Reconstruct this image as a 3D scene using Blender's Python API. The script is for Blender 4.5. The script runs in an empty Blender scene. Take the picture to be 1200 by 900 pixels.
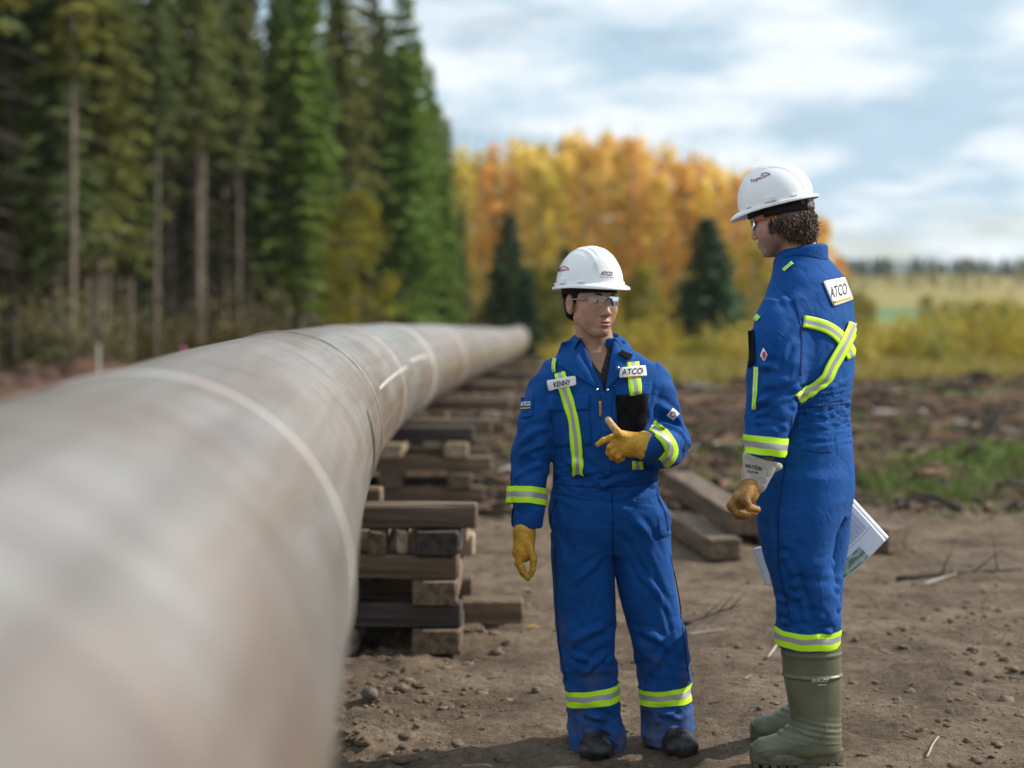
import bpy, math, random
import numpy as np
from mathutils import Vector, Matrix, noise
from mathutils.bvhtree import BVHTree

random.seed(7)
rng = np.random.default_rng(7)
sc = bpy.context.scene
COL = sc.collection
R = math.radians

# ------------------------------------------------------------------ camera, sky, sun, exposure
CAM_H = 1.6
FPX = 2000.0          # focal length in photo pixels (1200 wide)
cam_d = bpy.data.cameras.new("camera")
cam = bpy.data.objects.new("camera", cam_d)
COL.objects.link(cam)
cam.location = (0, 0, CAM_H)
cam.rotation_euler = (R(90), 0, 0)
cam_d.sensor_width = 36
cam_d.lens = 60
cam_d.shift_y = -105 / 1200
cam_d.clip_start = 0.05
cam_d.clip_end = 9000
cam_d.dof.use_dof = True
cam_d.dof.focus_distance = 5.78
cam_d.dof.aperture_fstop = 1.45
sc.camera = cam
sc.view_settings.view_transform = 'Standard'
sc.view_settings.look = 'None'
sc.view_settings.exposure = 0.2
sc.view_settings.gamma = 1.0
sc.render.film_transparent = False
try:
    sc.cycles.use_denoising = True
    sc.cycles.denoiser = 'OPENIMAGEDENOISE'
    sc.cycles.max_bounces = 6
    sc.cycles.diffuse_bounces = 3
    sc.cycles.transparent_max_bounces = 16
    sc.cycles.sample_clamp_indirect = 6
except Exception:
    pass

SUN_EL, SUN_AZ = R(37), R(78)      # azimuth clockwise from +Y (camera looks along +Y)
world = bpy.data.worlds.new("World")
sc.world = world
world.use_nodes = True
wn, wl = world.node_tree.nodes, world.node_tree.links
wn.clear()


def nd(nodes, typ, **kw):
    n = nodes.new(typ)
    for k, v in kw.items():
        if k.startswith('i_'):
            key = k[2:]
            n.inputs[int(key) if key.isdigit() else key].default_value = v
        else:
            setattr(n, k, v)
    return n


sky = nd(wn, 'ShaderNodeTexSky', sky_type='NISHITA', sun_disc=False, sun_elevation=SUN_EL, sun_rotation=SUN_AZ,
         air_density=1.0, dust_density=0.6, ozone_density=1.6, altitude=600)
tc = nd(wn, 'ShaderNodeTexCoord')
sep = nd(wn, 'ShaderNodeSeparateXYZ')
wl.new(tc.outputs['Generated'], sep.inputs[0])
# cloud layer seen in perspective: divide the direction by its height above the horizon
zz = nd(wn, 'ShaderNodeMath', operation='MAXIMUM', i_1=0.0)
wl.new(sep.outputs['Z'], zz.inputs[0])
za = nd(wn, 'ShaderNodeMath', operation='ADD', i_1=0.20)
wl.new(zz.outputs[0], za.inputs[0])
dx = nd(wn, 'ShaderNodeMath', operation='DIVIDE')
dy = nd(wn, 'ShaderNodeMath', operation='DIVIDE')
wl.new(sep.outputs['X'], dx.inputs[0]); wl.new(za.outputs[0], dx.inputs[1])
wl.new(sep.outputs['Y'], dy.inputs[0]); wl.new(za.outputs[0], dy.inputs[1])
cmb = nd(wn, 'ShaderNodeCombineXYZ')
wl.new(dx.outputs[0], cmb.inputs[0]); wl.new(dy.outputs[0], cmb.inputs[1])
n1 = nd(wn, 'ShaderNodeTexNoise', i_Scale=1.5, i_Detail=7.0, i_Roughness=0.55, i_Distortion=0.2)
wl.new(cmb.outputs[0], n1.inputs['Vector'])
r1 = nd(wn, 'ShaderNodeValToRGB')
r1.color_ramp.elements[0].position = 0.24; r1.color_ramp.elements[0].color = (0, 0, 0, 1)
r1.color_ramp.elements[1].position = 0.46; r1.color_ramp.elements[1].color = (1, 1, 1, 1)
wl.new(n1.outputs['Fac'], r1.inputs[0])
mp = nd(wn, 'ShaderNodeMapping')
mp.inputs['Location'].default_value = (3.1, 1.7, 0)
wl.new(cmb.outputs[0], mp.inputs[0])
n2 = nd(wn, 'ShaderNodeTexNoise', i_Scale=2.7, i_Detail=6.0, i_Roughness=0.56)
wl.new(mp.outputs[0], n2.inputs['Vector'])
r2 = nd(wn, 'ShaderNodeValToRGB')
r2.color_ramp.elements[0].position = 0.41; r2.color_ramp.elements[0].color = (5.6, 7.4, 8.8, 1)
r2.color_ramp.elements[1].position = 0.59; r2.color_ramp.elements[1].color = (9.8, 10.5, 11.0, 1)
wl.new(n2.outputs['Fac'], r2.inputs[0])
mx = nd(wn, 'ShaderNodeMix', data_type='RGBA')
wl.new(r1.outputs[0], mx.inputs[0])
wl.new(sky.outputs[0], mx.inputs[6])
wl.new(r2.outputs[0], mx.inputs[7])
bg = nd(wn, 'ShaderNodeBackground', i_Strength=0.085)
wl.new(mx.outputs[2], bg.inputs[0])
wo = nd(wn, 'ShaderNodeOutputWorld')
wl.new(bg.outputs[0], wo.inputs[0])

sun_d = bpy.data.lights.new("sun", 'SUN')
sun_d.energy = 4.7
sun_d.angle = R(0.8)
sun_d.color = (1.0, 0.93, 0.83)
sun = bpy.data.objects.new("sun", sun_d)
COL.objects.link(sun)
sdir = Vector((math.sin(SUN_AZ) * math.cos(SUN_EL), math.cos(SUN_AZ) * math.cos(SUN_EL), math.sin(SUN_EL)))
sun.rotation_euler = sdir.to_track_quat('Z', 'Y').to_euler()
sun.location = (8, 2, 8)


# ------------------------------------------------------------------ helpers
def W(px, py, Y):
    """Point at depth Y that stands where the photo shows (px, py)."""
    return Vector(((px - 600) * Y / FPX, Y, CAM_H - (py - 345) * Y / FPX))


ORG = {}


def tag(o, label=None, cat=None, group=None, kind=None):
    if label: o['label'] = label
    if cat: o['category'] = cat
    if group: o['group'] = group
    if kind: o['kind'] = kind
    return o


def empty(name, loc):
    o = bpy.data.objects.new(name, None)
    o.empty_display_size = 0.2
    COL.objects.link(o)
    o.location = loc
    ORG[o.name] = Vector(loc)
    return o


def mk(name, verts, faces, mat, parent=None, org=None, smooth=True, mats=None, fmat=None, uvs=None, col=None):
    """One mesh object from world-space vertices; its origin is org, or its parent's origin."""
    if parent is not None:
        o0 = ORG[parent.name]
    else:
        o0 = Vector(org) if org is not None else Vector((0, 0, 0))
    V = np.asarray([tuple(v) for v in verts] if not isinstance(verts, np.ndarray) else verts, dtype=np.float64)
    V = V - np.array(o0)
    me = bpy.data.meshes.new(name)
    if isinstance(faces, np.ndarray):
        n, k = faces.shape
        me.vertices.add(len(V)); me.vertices.foreach_set('co', V.astype(np.float32).ravel())
        me.loops.add(n * k); me.loops.foreach_set('vertex_index', faces.astype(np.int32).ravel())
        me.polygons.add(n)
        me.polygons.foreach_set('loop_start', np.arange(0, n * k, k, dtype=np.int32))
        me.polygons.foreach_set('loop_total', np.full(n, k, dtype=np.int32))
        me.update(calc_edges=True)
    else:
        me.from_pydata([tuple(v) for v in V], [], faces)
    for m in (mats or [mat]):
        me.materials.append(m)
    if fmat is not None:
        me.polygons.foreach_set('material_index', np.asarray(fmat, dtype=np.int32))
    me.polygons.foreach_set('use_smooth', np.full(len(me.polygons), smooth))
    if uvs is not None:      # per-vertex uv
        uv = me.uv_layers.new(name='UVMap')
        li = np.zeros(len(me.loops), dtype=np.int32); me.loops.foreach_get('vertex_index', li)
        uv.data.foreach_set('uv', np.asarray(uvs, dtype=np.float32)[li].ravel())
    if col is not None:
        a = me.color_attributes.new('Col', 'FLOAT_COLOR', 'POINT')
        c = np.ones((len(V), 4), dtype=np.float32); c[:, :3] = col
        a.data.foreach_set('color', c.ravel())
    me.validate(); me.update()
    o = bpy.data.objects.new(name, me)
    COL.objects.link(o)
    if parent is not None:
        o.parent = parent
        ORG[o.name] = o0
    else:
        o.location = o0
        ORG[o.name] = o0
    return o


def copy_tree(o, loc, rz=0.0, s=1.0, sz=None):
    c = o.copy(); COL.objects.link(c)
    c.location = loc; c.rotation_euler = (0, 0, rz); c.scale = (s, s, sz if sz else s)
    for ch in [x for x in o.children]:
        d = ch.copy(); COL.objects.link(d); d.parent = c
        for g in ch.children:
            e = g.copy(); COL.objects.link(e); e.parent = d
    return c


class MB:
    def __init__(s): s.v = []; s.f = []; s.m = []

    def add(s, v, f, m=0):
        b = len(s.v); s.v += [tuple(x) for x in v]; s.f += [tuple(b + i for i in q) for q in f]; s.m += [m] * len(f)

    def tube(s, pts, rad, n=8, m=0, cap=True, flat=1.0, up=None):
        pts = [Vector(p) for p in pts]
        k = len(pts)
        if not hasattr(rad, '__len__'): rad = [rad] * k
        vs = []; ref = Vector(up) if up else None
        for i, p in enumerate(pts):
            t = (pts[min(i + 1, k - 1)] - pts[max(i - 1, 0)])
            if t.length < 1e-9: t = Vector((0, 0, 1))
            t.normalize()
            if ref is None:
                ref = Vector((0, 0, 1)) if abs(t.z) < .9 else Vector((1, 0, 0))
            a = ref - t * ref.dot(t)
            if a.length < 1e-6: a = t.orthogonal()
            a.normalize(); b = t.cross(a)
            if not up: ref = a
            for j in range(n):
                th = 2 * math.pi * j / n
                vs.append(p + a * math.cos(th) * rad[i] * flat + b * math.sin(th) * rad[i])
        fs = []
        for i in range(k - 1):
            for j in range(n):
                fs.append((i * n + j, i * n + (j + 1) % n, (i + 1) * n + (j + 1) % n, (i + 1) * n + j))
        if cap:
            fs.append(tuple(range(n))[::-1]); fs.append(tuple((k - 1) * n + j for j in range(n)))
        s.add(vs, fs, m)

    def box(s, c, e, M=None, m=0, bev=0.0, jit=0.0):
        """box with chamfered long edges; c centre, e half extents, M rotation; long axis = x"""
        c = Vector(c); hx, hy, hz = e
        if bev <= 0: bev = min(e) * 0.06
        prof = [(-hy + bev, -hz), (hy - bev, -hz), (hy, -hz + bev), (hy, hz - bev), (hy - bev, hz), (-hy + bev, hz), (-hy, hz - bev), (-hy, -hz + bev)]
        xs = [-hx, -hx + bev] + [(-hx + bev) + (2 * hx - 2 * bev) * i / 6 for i in range(1, 6)] + [hx - bev, hx]
        vs = []
        for i, x in enumerate(xs):
            k = 1 - bev / max(hy, hz) if i in (0, len(xs) - 1) else 1
            for (y, z) in prof:
                v = Vector((x, y * k, z * k))
                if jit:
                    v += Vector((random.uniform(-1, 1) * jit * .5, random.uniform(-1, 1) * jit, random.uniform(-1, 1) * jit))
                if M is not None: v = M @ v
                vs.append(c + v)
        n = 8; fs = []
        for i in range(len(xs) - 1):
            for j in range(n):
                fs.append((i * n + j, (i + 1) * n + j, (i + 1) * n + (j + 1) % n, i * n + (j + 1) % n))
        fs.append(tuple(range(n))); fs.append(tuple((len(xs) - 1) * n + j for j in range(n))[::-1])
        s.add(vs, fs, m)

    def build(s, name, mats, parent=None, org=None, smooth=False):
        if not isinstance(mats, list): mats = [mats]
        return mk(name, s.v, s.f, None, parent, org, smooth, mats=mats, fmat=s.m)


# ------------------------------------------------------------------ materials
def mat(name, col, rough=0.7, metal=0.0, spec=0.5, **kw):
    m = bpy.data.materials.new(name)
    m.use_nodes = True
    b = m.node_tree.nodes['Principled BSDF']
    b.inputs['Base Color'].default_value = (*col, 1)
    b.inputs['Roughness'].default_value = rough
    b.inputs['Metallic'].default_value = metal
    b.inputs['Specular IOR Level'].default_value = spec
    for k, v in kw.items():
        b.inputs[k.replace('_', ' ')].default_value = v
    return m


def varied(m, c1, c2, scale=5.0, detail=4.0, bump=0.0, bscale=None, bdist=0.01, coord='Object', stretch=(1, 1, 1), lo=.35, hi=.65, rnd=None, rough=.6):
    """Base colour varies between c1 and c2 by noise, with bump; rnd adds a per-object tint ramp."""
    nt = m.node_tree; N = nt.nodes; L = nt.links; b = N['Principled BSDF']
    t = nd(N, 'ShaderNodeTexCoord'); mp = nd(N, 'ShaderNodeMapping'); mp.inputs['Scale'].default_value = stretch
    L.new(t.outputs[coord], mp.inputs[0])
    n = nd(N, 'ShaderNodeTexNoise', i_Scale=scale, i_Detail=detail, i_Roughness=rough)
    L.new(mp.outputs[0], n.inputs['Vector'])
    r = nd(N, 'ShaderNodeValToRGB')
    r.color_ramp.elements[0].position = lo; r.color_ramp.elements[0].color = (*c1, 1)
    r.color_ramp.elements[1].position = hi; r.color_ramp.elements[1].color = (*c2, 1)
    L.new(n.outputs['Fac'], r.inputs[0])
    out = r.outputs[0]
    if rnd:
        oi = nd(N, 'ShaderNodeObjectInfo')
        rr = nd(N, 'ShaderNodeValToRGB')
        rr.color_ramp.interpolation = 'LINEAR'
        el = rr.color_ramp.elements
        for i, c in enumerate(rnd):
            p = i / (len(rnd) - 1)
            e = el[0] if i == 0 else (el[len(el) - 1] if i == len(rnd) - 1 else el.new(p))
            e.position = p; e.color = (*c, 1)
        L.new(oi.outputs['Random'], rr.inputs[0])
        mm = nd(N, 'ShaderNodeMix', data_type='RGBA', blend_type='MULTIPLY'); mm.inputs[0].default_value = 1
        L.new(out, mm.inputs[6]); L.new(rr.outputs[0], mm.inputs[7]); out = mm.outputs[2]
    L.new(out, b.inputs['Base Color'])
    if bump:
        n2 = nd(N, 'ShaderNodeTexNoise', i_Scale=bscale or scale * 3, i_Detail=5.0, i_Roughness=.6)
        L.new(mp.outputs[0], n2.inputs['Vector'])
        bp = nd(N, 'ShaderNodeBump', i_Strength=bump, i_Distance=bdist)
        L.new(n2.outputs['Fac'], bp.inputs['Height']); L.new(bp.outputs[0], b.inputs['Normal'])
    return m


def fabric(name, col, c2, bump=0.5, weave=True):
    m = mat(name, col, .85, spec=.25)
    m.node_tree.nodes['Principled BSDF'].inputs['Sheen Weight'].default_value = .02
    varied(m, col, c2, scale=9, detail=5, lo=.3, hi=.7)
    nt = m.node_tree; N = nt.nodes; L = nt.links; b = N['Principled BSDF']
    t = nd(N, 'ShaderNodeTexCoord')
    n1 = nd(N, 'ShaderNodeTexNoise', i_Scale=13.0, i_Detail=4.0, i_Roughness=.45, i_Distortion=1.6)
    L.new(t.outputs['Object'], n1.inputs['Vector'])
    b0 = nd(N, 'ShaderNodeBump', i_Strength=bump, i_Distance=.012)
    L.new(n1.outputs['Fac'], b0.inputs['Height'])
    rd = nd(N, 'ShaderNodeTexNoise', noise_type='RIDGED_MULTIFRACTAL', i_Scale=5.0, i_Detail=2.5, i_Roughness=.5, i_Distortion=.5)
    rm = nd(N, 'ShaderNodeMapping'); rm.inputs['Rotation'].default_value = (.5, .6, .4); rm.inputs['Scale'].default_value = (1.0, 1.0, 1.7)
    L.new(t.outputs['Object'], rm.inputs[0]); L.new(rm.outputs[0], rd.inputs['Vector'])
    b1 = nd(N, 'ShaderNodeBump', i_Strength=bump * 1.1, i_Distance=.011)
    L.new(rd.outputs['Fac'], b1.inputs['Height']); L.new(b0.outputs[0], b1.inputs['Normal'])
    # dried mud and dust worked into the lower legs, cuffs and here and there
    sz = nd(N, 'ShaderNodeSeparateXYZ'); L.new(t.outputs['Object'], sz.inputs[0])
    mr = nd(N, 'ShaderNodeMapRange'); mr.inputs[1].default_value = .62; mr.inputs[2].default_value = .02; mr.inputs[3].default_value = -.06; mr.inputs[4].default_value = .26
    L.new(sz.outputs[2], mr.inputs[0])
    nm = nd(N, 'ShaderNodeTexNoise', i_Scale=7.0, i_Detail=7.0, i_Roughness=.7); L.new(t.outputs['Object'], nm.inputs['Vector'])
    ad = nd(N, 'ShaderNodeMath', operation='ADD'); L.new(nm.outputs['Fac'], ad.inputs[0]); L.new(mr.outputs[0], ad.inputs[1])
    rr = nd(N, 'ShaderNodeValToRGB'); rr.color_ramp.elements[0].position = .60; rr.color_ramp.elements[0].color = (0, 0, 0, 1); rr.color_ramp.elements[1].position = .85; rr.color_ramp.elements[1].color = (.60, .60, .60, 1)
    L.new(ad.outputs[0], rr.inputs[0])
    mm = nd(N, 'ShaderNodeMix', data_type='RGBA'); mm.inputs[7].default_value = (.12, .095, .07, 1)
    src = b.inputs['Base Color'].links[0].from_socket
    L.new(rr.outputs[0], mm.inputs[0]); L.new(src, mm.inputs[6]); L.new(mm.outputs[2], b.inputs['Base Color'])
    n2 = nd(N, 'ShaderNodeTexNoise', i_Scale=420.0, i_Detail=2.0)
    L.new(t.outputs['Object'], n2.inputs['Vector'])
    b2 = nd(N, 'ShaderNodeBump', i_Strength=.35, i_Distance=.0015)
    L.new(n2.outputs['Fac'], b2.inputs['Height']); L.new(b1.outputs[0], b2.inputs['Normal'])
    L.new(b2.outputs[0], b.inputs['Normal'])
    return m


M = {}
M['blue'] = fabric('blue_cotton', (.0008, .054, .228), (.0014, .074, .30), .55)
M['bluedark'] = fabric('blue_seam', (.001, .021, .12), (.0015, .028, .16), .3)
M['yellow'] = mat('fluorescent_trim', (.60, 1.0, .02), .55)
M['silver'] = mat('reflective_tape', (.42, .42, .44), .42, metal=.25)
M['white'] = mat('white_plastic', (.78, .79, .80), .27)
varied(M['white'], (.62, .62, .61), (.80, .81, .82), 7, detail=7, lo=.28, hi=.42)
M['whitepatch'] = mat('white_patch', (.80, .80, .82), .7)
M['navy'] = mat('navy_print', (.008, .012, .035), .7)
M['black'] = mat('black_fabric', (.008, .008, .010), .85, spec=.15)
varied(M['black'], (.003, .003, .004), (.009, .009, .011), 30, bump=.4, bscale=80, bdist=.003)
M['gold'] = mat('gold_stripe', (.75, .42, .04), .6)
M['red'] = mat('red_print', (.55, .03, .06), .6)
M['darkred'] = mat('maroon_print', (.32, .03, .09), .6)
M['leather'] = mat('yellow_leather', (.60, .33, .035), .6)
varied(M['leather'], (.46, .22, .016), (.66, .37, .04), 22, bump=.35, bscale=90, bdist=.003)
M['leatherpale'] = mat('pale_leather', (.56, .40, .17), .65)
varied(M['leatherpale'], (.48, .30, .10), (.62, .44, .20), 25, bump=.3, bscale=90, bdist=.003)
M['tan'] = mat('tan_leather', (.38, .19, .045), .65)
varied(M['tan'], (.18, .085, .022), (.44, .23, .055), 18, bump=.5, bscale=70, bdist=.004)
M['cuff'] = mat('grey_canvas', (.46, .44, .40), .85)
varied(M['cuff'], (.34, .32, .28), (.54, .52, .48), 20, bump=.3, bscale=200, bdist=.002)
M['rubber'] = mat('olive_rubber', (.085, .10, .045), .42)
varied(M['rubber'], (.090, .104, .055), (.150, .150, .095), 7, bump=.12, bscale=40, bdist=.003)
M['rubberdark'] = mat('olive_rubber_sole', (.060, .068, .034), .55)
varied(M['rubberdark'], (.065, .072, .04), (.14, .125, .08), 20, bump=.2)
M['bootblack'] = mat('black_leather', (.012, .012, .013), .38)
varied(M['bootblack'], (.008, .008, .009), (.10, .080, .060), 16, detail=7, bump=.5, bscale=50, bdist=.006, lo=.46, hi=.82)
M['hairblack'] = mat('black_hair', (.010, .008, .007), .6, spec=.2)
varied(M['hairblack'], (.004, .003, .003), (.013, .010, .009), 90, bump=.8, bscale=160, bdist=.004, stretch=(1, 1, .3))
M['hairbrown'] = mat('brown_hair', (.05, .028, .016), .48)
varied(M['hairbrown'], (.020, .011, .006), (.12, .066, .036), 40, bump=.3)
M['lens'] = mat('clear_lens', (.9, .95, 1.0), .03)
M['mirror'] = mat('mirror_lens', (.55, .6, .66), .08, metal=.9)
M['orange'] = mat('orange_plastic', (.75, .13, .015), .35)
M['clearplastic'] = mat('grey_plastic', (.30, .29, .28), .3)
M['strap'] = mat('black_strap', (.012, .012, .014), .7, spec=.2)
varied(M['strap'], (.005, .005, .006), (.014, .014, .016), 60, bump=.3)
M['eyewhite'] = mat('eye_white', (.62, .58, .55), .2)
M['iris'] = mat('dark_iris', (.018, .010, .006), .12)
M['brow'] = mat('dark_brow', (.012, .009, .007), .8)
M['zip'] = mat('brass_zip', (.42, .25, .10), .4, metal=.7)
M['snap'] = mat('metal_snap', (.5, .47, .42), .35, metal=.9)


def lens_mat(m, fac):
    N = m.node_tree.nodes; L = m.node_tree.links
    out = [n for n in N if n.type == 'OUTPUT_MATERIAL'][0]
    b = N['Principled BSDF']
    tr = nd(N, 'ShaderNodeBsdfTransparent'); ms = nd(N, 'ShaderNodeMixShader')
    gl = nd(N, 'ShaderNodeBsdfGlossy', i_Roughness=.05)
    fr = nd(N, 'ShaderNodeFresnel', i_IOR=1.6)
    ad = nd(N, 'ShaderNodeMath', operation='ADD', i_1=fac)
    L.new(fr.outputs[0], ad.inputs[0]); L.new(ad.outputs[0], ms.inputs[0])
    L.new(tr.outputs[0], ms.inputs[1]); L.new(gl.outputs[0], ms.inputs[2]); L.new(ms.outputs[0], out.inputs[0])


lens_mat(M['lens'], .035)


def skin_mat(name):
    m = mat(name, (.4, .22, .15), .48)
    N = m.node_tree.nodes; L = m.node_tree.links; b = N['Principled BSDF']
    a = nd(N, 'ShaderNodeVertexColor', layer_name='Col')
    t = nd(N, 'ShaderNodeTexCoord')
    n = nd(N, 'ShaderNodeTexNoise', i_Scale=45.0, i_Detail=4.0)
    L.new(t.outputs['Object'], n.inputs['Vector'])
    r = nd(N, 'ShaderNodeValToRGB')
    r.color_ramp.elements[0].position = .3; r.color_ramp.elements[0].color = (.86, .82, .80, 1)
    r.color_ramp.elements[1].position = .7; r.color_ramp.elements[1].color = (1.08, 1.04, 1.02, 1)
    L.new(n.outputs['Fac'], r.inputs[0])
    mm = nd(N, 'ShaderNodeMix', data_type='RGBA', blend_type='MULTIPLY'); mm.inputs[0].default_value = 1
    L.new(a.outputs[0], mm.inputs[6]); L.new(r.outputs[0], mm.inputs[7]); L.new(mm.outputs[2], b.inputs['Base Color'])
    b.inputs['Subsurface Weight'].default_value = .12
    b.inputs['Subsurface Radius'].default_value = (.012, .005, .003)
    b.inputs['Subsurface Scale'].default_value = 1.0
    n2 = nd(N, 'ShaderNodeTexNoise', i_Scale=300.0, i_Detail=2.0)
    L.new(t.outputs['Object'], n2.inputs['Vector'])
    bp = nd(N, 'ShaderNodeBump', i_Strength=.15, i_Distance=.001)
    L.new(n2.outputs['Fac'], bp.inputs['Height']); L.new(bp.outputs[0], b.inputs['Normal'])
    return m


M['skin'] = skin_mat('skin')


# ------------------------------------------------------------------ signed-distance modelling on a grid
def smin(a, b, k):
    if k <= 0: return np.minimum(a, b)
    h = np.clip(.5 + .5 * (b - a) / k, 0, 1)
    return b + (a - b) * h - k * h * (1 - h)


def smax(a, b, k): return -smin(-a, -b, k)


class Field:
    def __init__(s, xs, ys, zs):
        s.xs, s.ys, s.zs = [np.asarray(a, dtype=np.float32) for a in (xs, ys, zs)]
        s.D = np.full((len(xs), len(ys), len(zs)), .2, dtype=np.float32)

    def sub(s, lo, hi, m=.07):
        r = []
        for a, l, h in zip((s.xs, s.ys, s.zs), lo, hi):
            i0 = max(0, np.searchsorted(a, l - m)); i1 = min(len(a), np.searchsorted(a, h + m) + 1)
            r.append(slice(i0, max(i1, i0 + 1)))
        return tuple(r), s.xs[r[0]][:, None, None], s.ys[r[1]][None, :, None], s.zs[r[2]][None, None, :]

    def add(s, prim, k=.02):
        f, lo, hi = prim
        sl, x, y, z = s.sub(lo, hi)
        if 0 in s.D[sl].shape: return
        s.D[sl] = smin(s.D[sl], f(x, y, z).astype(np.float32), k)

    def cut(s, prim, k=.004):
        f, lo, hi = prim
        sl, x, y, z = s.sub(lo, hi)
        s.D[sl] = smax(s.D[sl], -f(x, y, z).astype(np.float32), k)

    def mesh(s): return nets(s.D, s.xs, s.ys, s.zs)


def nets(D, xs, ys, zs):
    nx, ny, nz = D.shape
    ins = D < 0
    c = np.zeros((nx - 1, ny - 1, nz - 1), dtype=np.int8)
    for i in (0, 1):
        for j in (0, 1):
            for k in (0, 1):
                c += ins[i:nx - 1 + i, j:ny - 1 + j, k:nz - 1 + k]
    act = (c > 0) & (c < 8)
    I, J, K = np.nonzero(act)
    n = len(I)
    acc = np.zeros((n, 3)); cnt = np.zeros(n)
    A = (xs, ys, zs)
    for ax in range(3):
        for o1 in (0, 1):
            for o2 in (0, 1):
                off0 = [0, 0, 0]; oth = [a for a in range(3) if a != ax]
                off0[oth[0]] = o1; off0[oth[1]] = o2
                off1 = list(off0); off1[ax] = 1
                i0 = (I + off0[0], J + off0[1], K + off0[2]); i1 = (I + off1[0], J + off1[1], K + off1[2])
                d0 = D[i0]; d1 = D[i1]
                cr = (d0 < 0) != (d1 < 0)
                t = np.where(cr, d0 / np.where(cr, d0 - d1, 1), 0)
                for a in range(3):
                    p0 = A[a][i0[a]]; p1 = A[a][i1[a]]
                    acc[:, a] += np.where(cr, p0 + t * (p1 - p0), 0)
                cnt += cr
    V = acc / cnt[:, None]
    idx = np.full(act.shape, -1, dtype=np.int64); idx[I, J, K] = np.arange(n)
    quads = []
    for ax in range(3):
        sl0 = [slice(1, -1)] * 3; sl1 = [slice(1, -1)] * 3
        sl0[ax] = slice(0, -1); sl1[ax] = slice(1, None)
        a = ins[tuple(sl0)]; b = ins[tuple(sl1)]
        P = np.nonzero(a != b)
        P = [p.copy() for p in P]
        neg = a[tuple(P)]
        oth = [q for q in range(3) if q != ax]
        base = [None] * 3
        base[ax] = P[ax]; base[oth[0]] = P[oth[0]] + 1; base[oth[1]] = P[oth[1]] + 1
        def cell(u, v):
            q = list(base); q[oth[0]] = base[oth[0]] - u; q[oth[1]] = base[oth[1]] - v
            return idx[tuple(q)]
        q = np.stack([cell(1, 1), cell(0, 1), cell(0, 0), cell(1, 0)], 1)
        flip = neg if ax != 1 else ~neg
        q = np.where(flip[:, None], q, q[:, ::-1])
        quads.append(q)
    Q = np.concatenate(quads)
    Q = Q[(Q >= 0).all(1)]
    return V, Q


def vnormals(V, Q):
    a = V[Q[:, 2]] - V[Q[:, 0]]; b = V[Q[:, 3]] - V[Q[:, 1]]
    n = np.cross(a, b); N = np.zeros_like(V)
    for k in range(4): np.add.at(N, Q[:, k], n)
    return N / np.maximum(np.linalg.norm(N, axis=1, keepdims=True), 1e-12)


def ell(c, r, Rm=None):
    """ellipsoid, optional 3x3 (columns = axes)"""
    c = np.array(c, dtype=float); r = np.array(r, dtype=float)
    A = np.eye(3) if Rm is None else np.array(Rm, dtype=float)
    mr = r.max()
    def f(x, y, z):
        d = [x - c[0], y - c[1], z - c[2]]
        q = [d[0] * A[0, i] + d[1] * A[1, i] + d[2] * A[2, i] for i in range(3)]
        k0 = np.sqrt(sum((q[i] / r[i]) ** 2 for i in range(3)))
        k1 = np.sqrt(sum((q[i] / r[i] ** 2) ** 2 for i in range(3))) + 1e-6
        return k0 * (k0 - 1) / k1
    return f, c - mr, c + mr


def cone(a, b, ra, rb=None):
    a = np.array(a, dtype=float); b = np.array(b, dtype=float); rb = ra if rb is None else rb
    ab = b - a; L2 = max((ab ** 2).sum(), 1e-12); m = max(ra, rb)
    def f(x, y, z):
        px, py, pz = x - a[0], y - a[1], z - a[2]
        t = np.clip((px * ab[0] + py * ab[1] + pz * ab[2]) / L2, 0, 1)
        return np.sqrt((px - t * ab[0]) ** 2 + (py - t * ab[1]) ** 2 + (pz - t * ab[2]) ** 2) - (ra + (rb - ra) * t)
    return f, np.minimum(a, b) - m, np.maximum(a, b) + m


def econe(a, b, ra, rb, udir, q):
    """tapered capsule whose section along udir is q times as wide"""
    a = np.array(a, dtype=float); b = np.array(b, dtype=float)
    ab = b - a; L2 = max((ab ** 2).sum(), 1e-12); m = max(ra, rb) * max(q, 1)
    t_ = ab / math.sqrt(L2); u = np.array(udir, dtype=float); u = u - t_ * u.dot(t_); u /= np.linalg.norm(u)
    def f(x, y, z):
        px, py, pz = x - a[0], y - a[1], z - a[2]
        t = np.clip((px * ab[0] + py * ab[1] + pz * ab[2]) / L2, 0, 1)
        cx, cy, cz = px - t * ab[0], py - t * ab[1], pz - t * ab[2]
        cu = cx * u[0] + cy * u[1] + cz * u[2]
        rest = np.maximum(cx ** 2 + cy ** 2 + cz ** 2 - cu ** 2, 0)
        r = ra + (rb - ra) * t
        return (np.sqrt(rest + (cu / q) ** 2) - r) * min(1, q)
    return f, np.minimum(a, b) - m, np.maximum(a, b) + m


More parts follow.
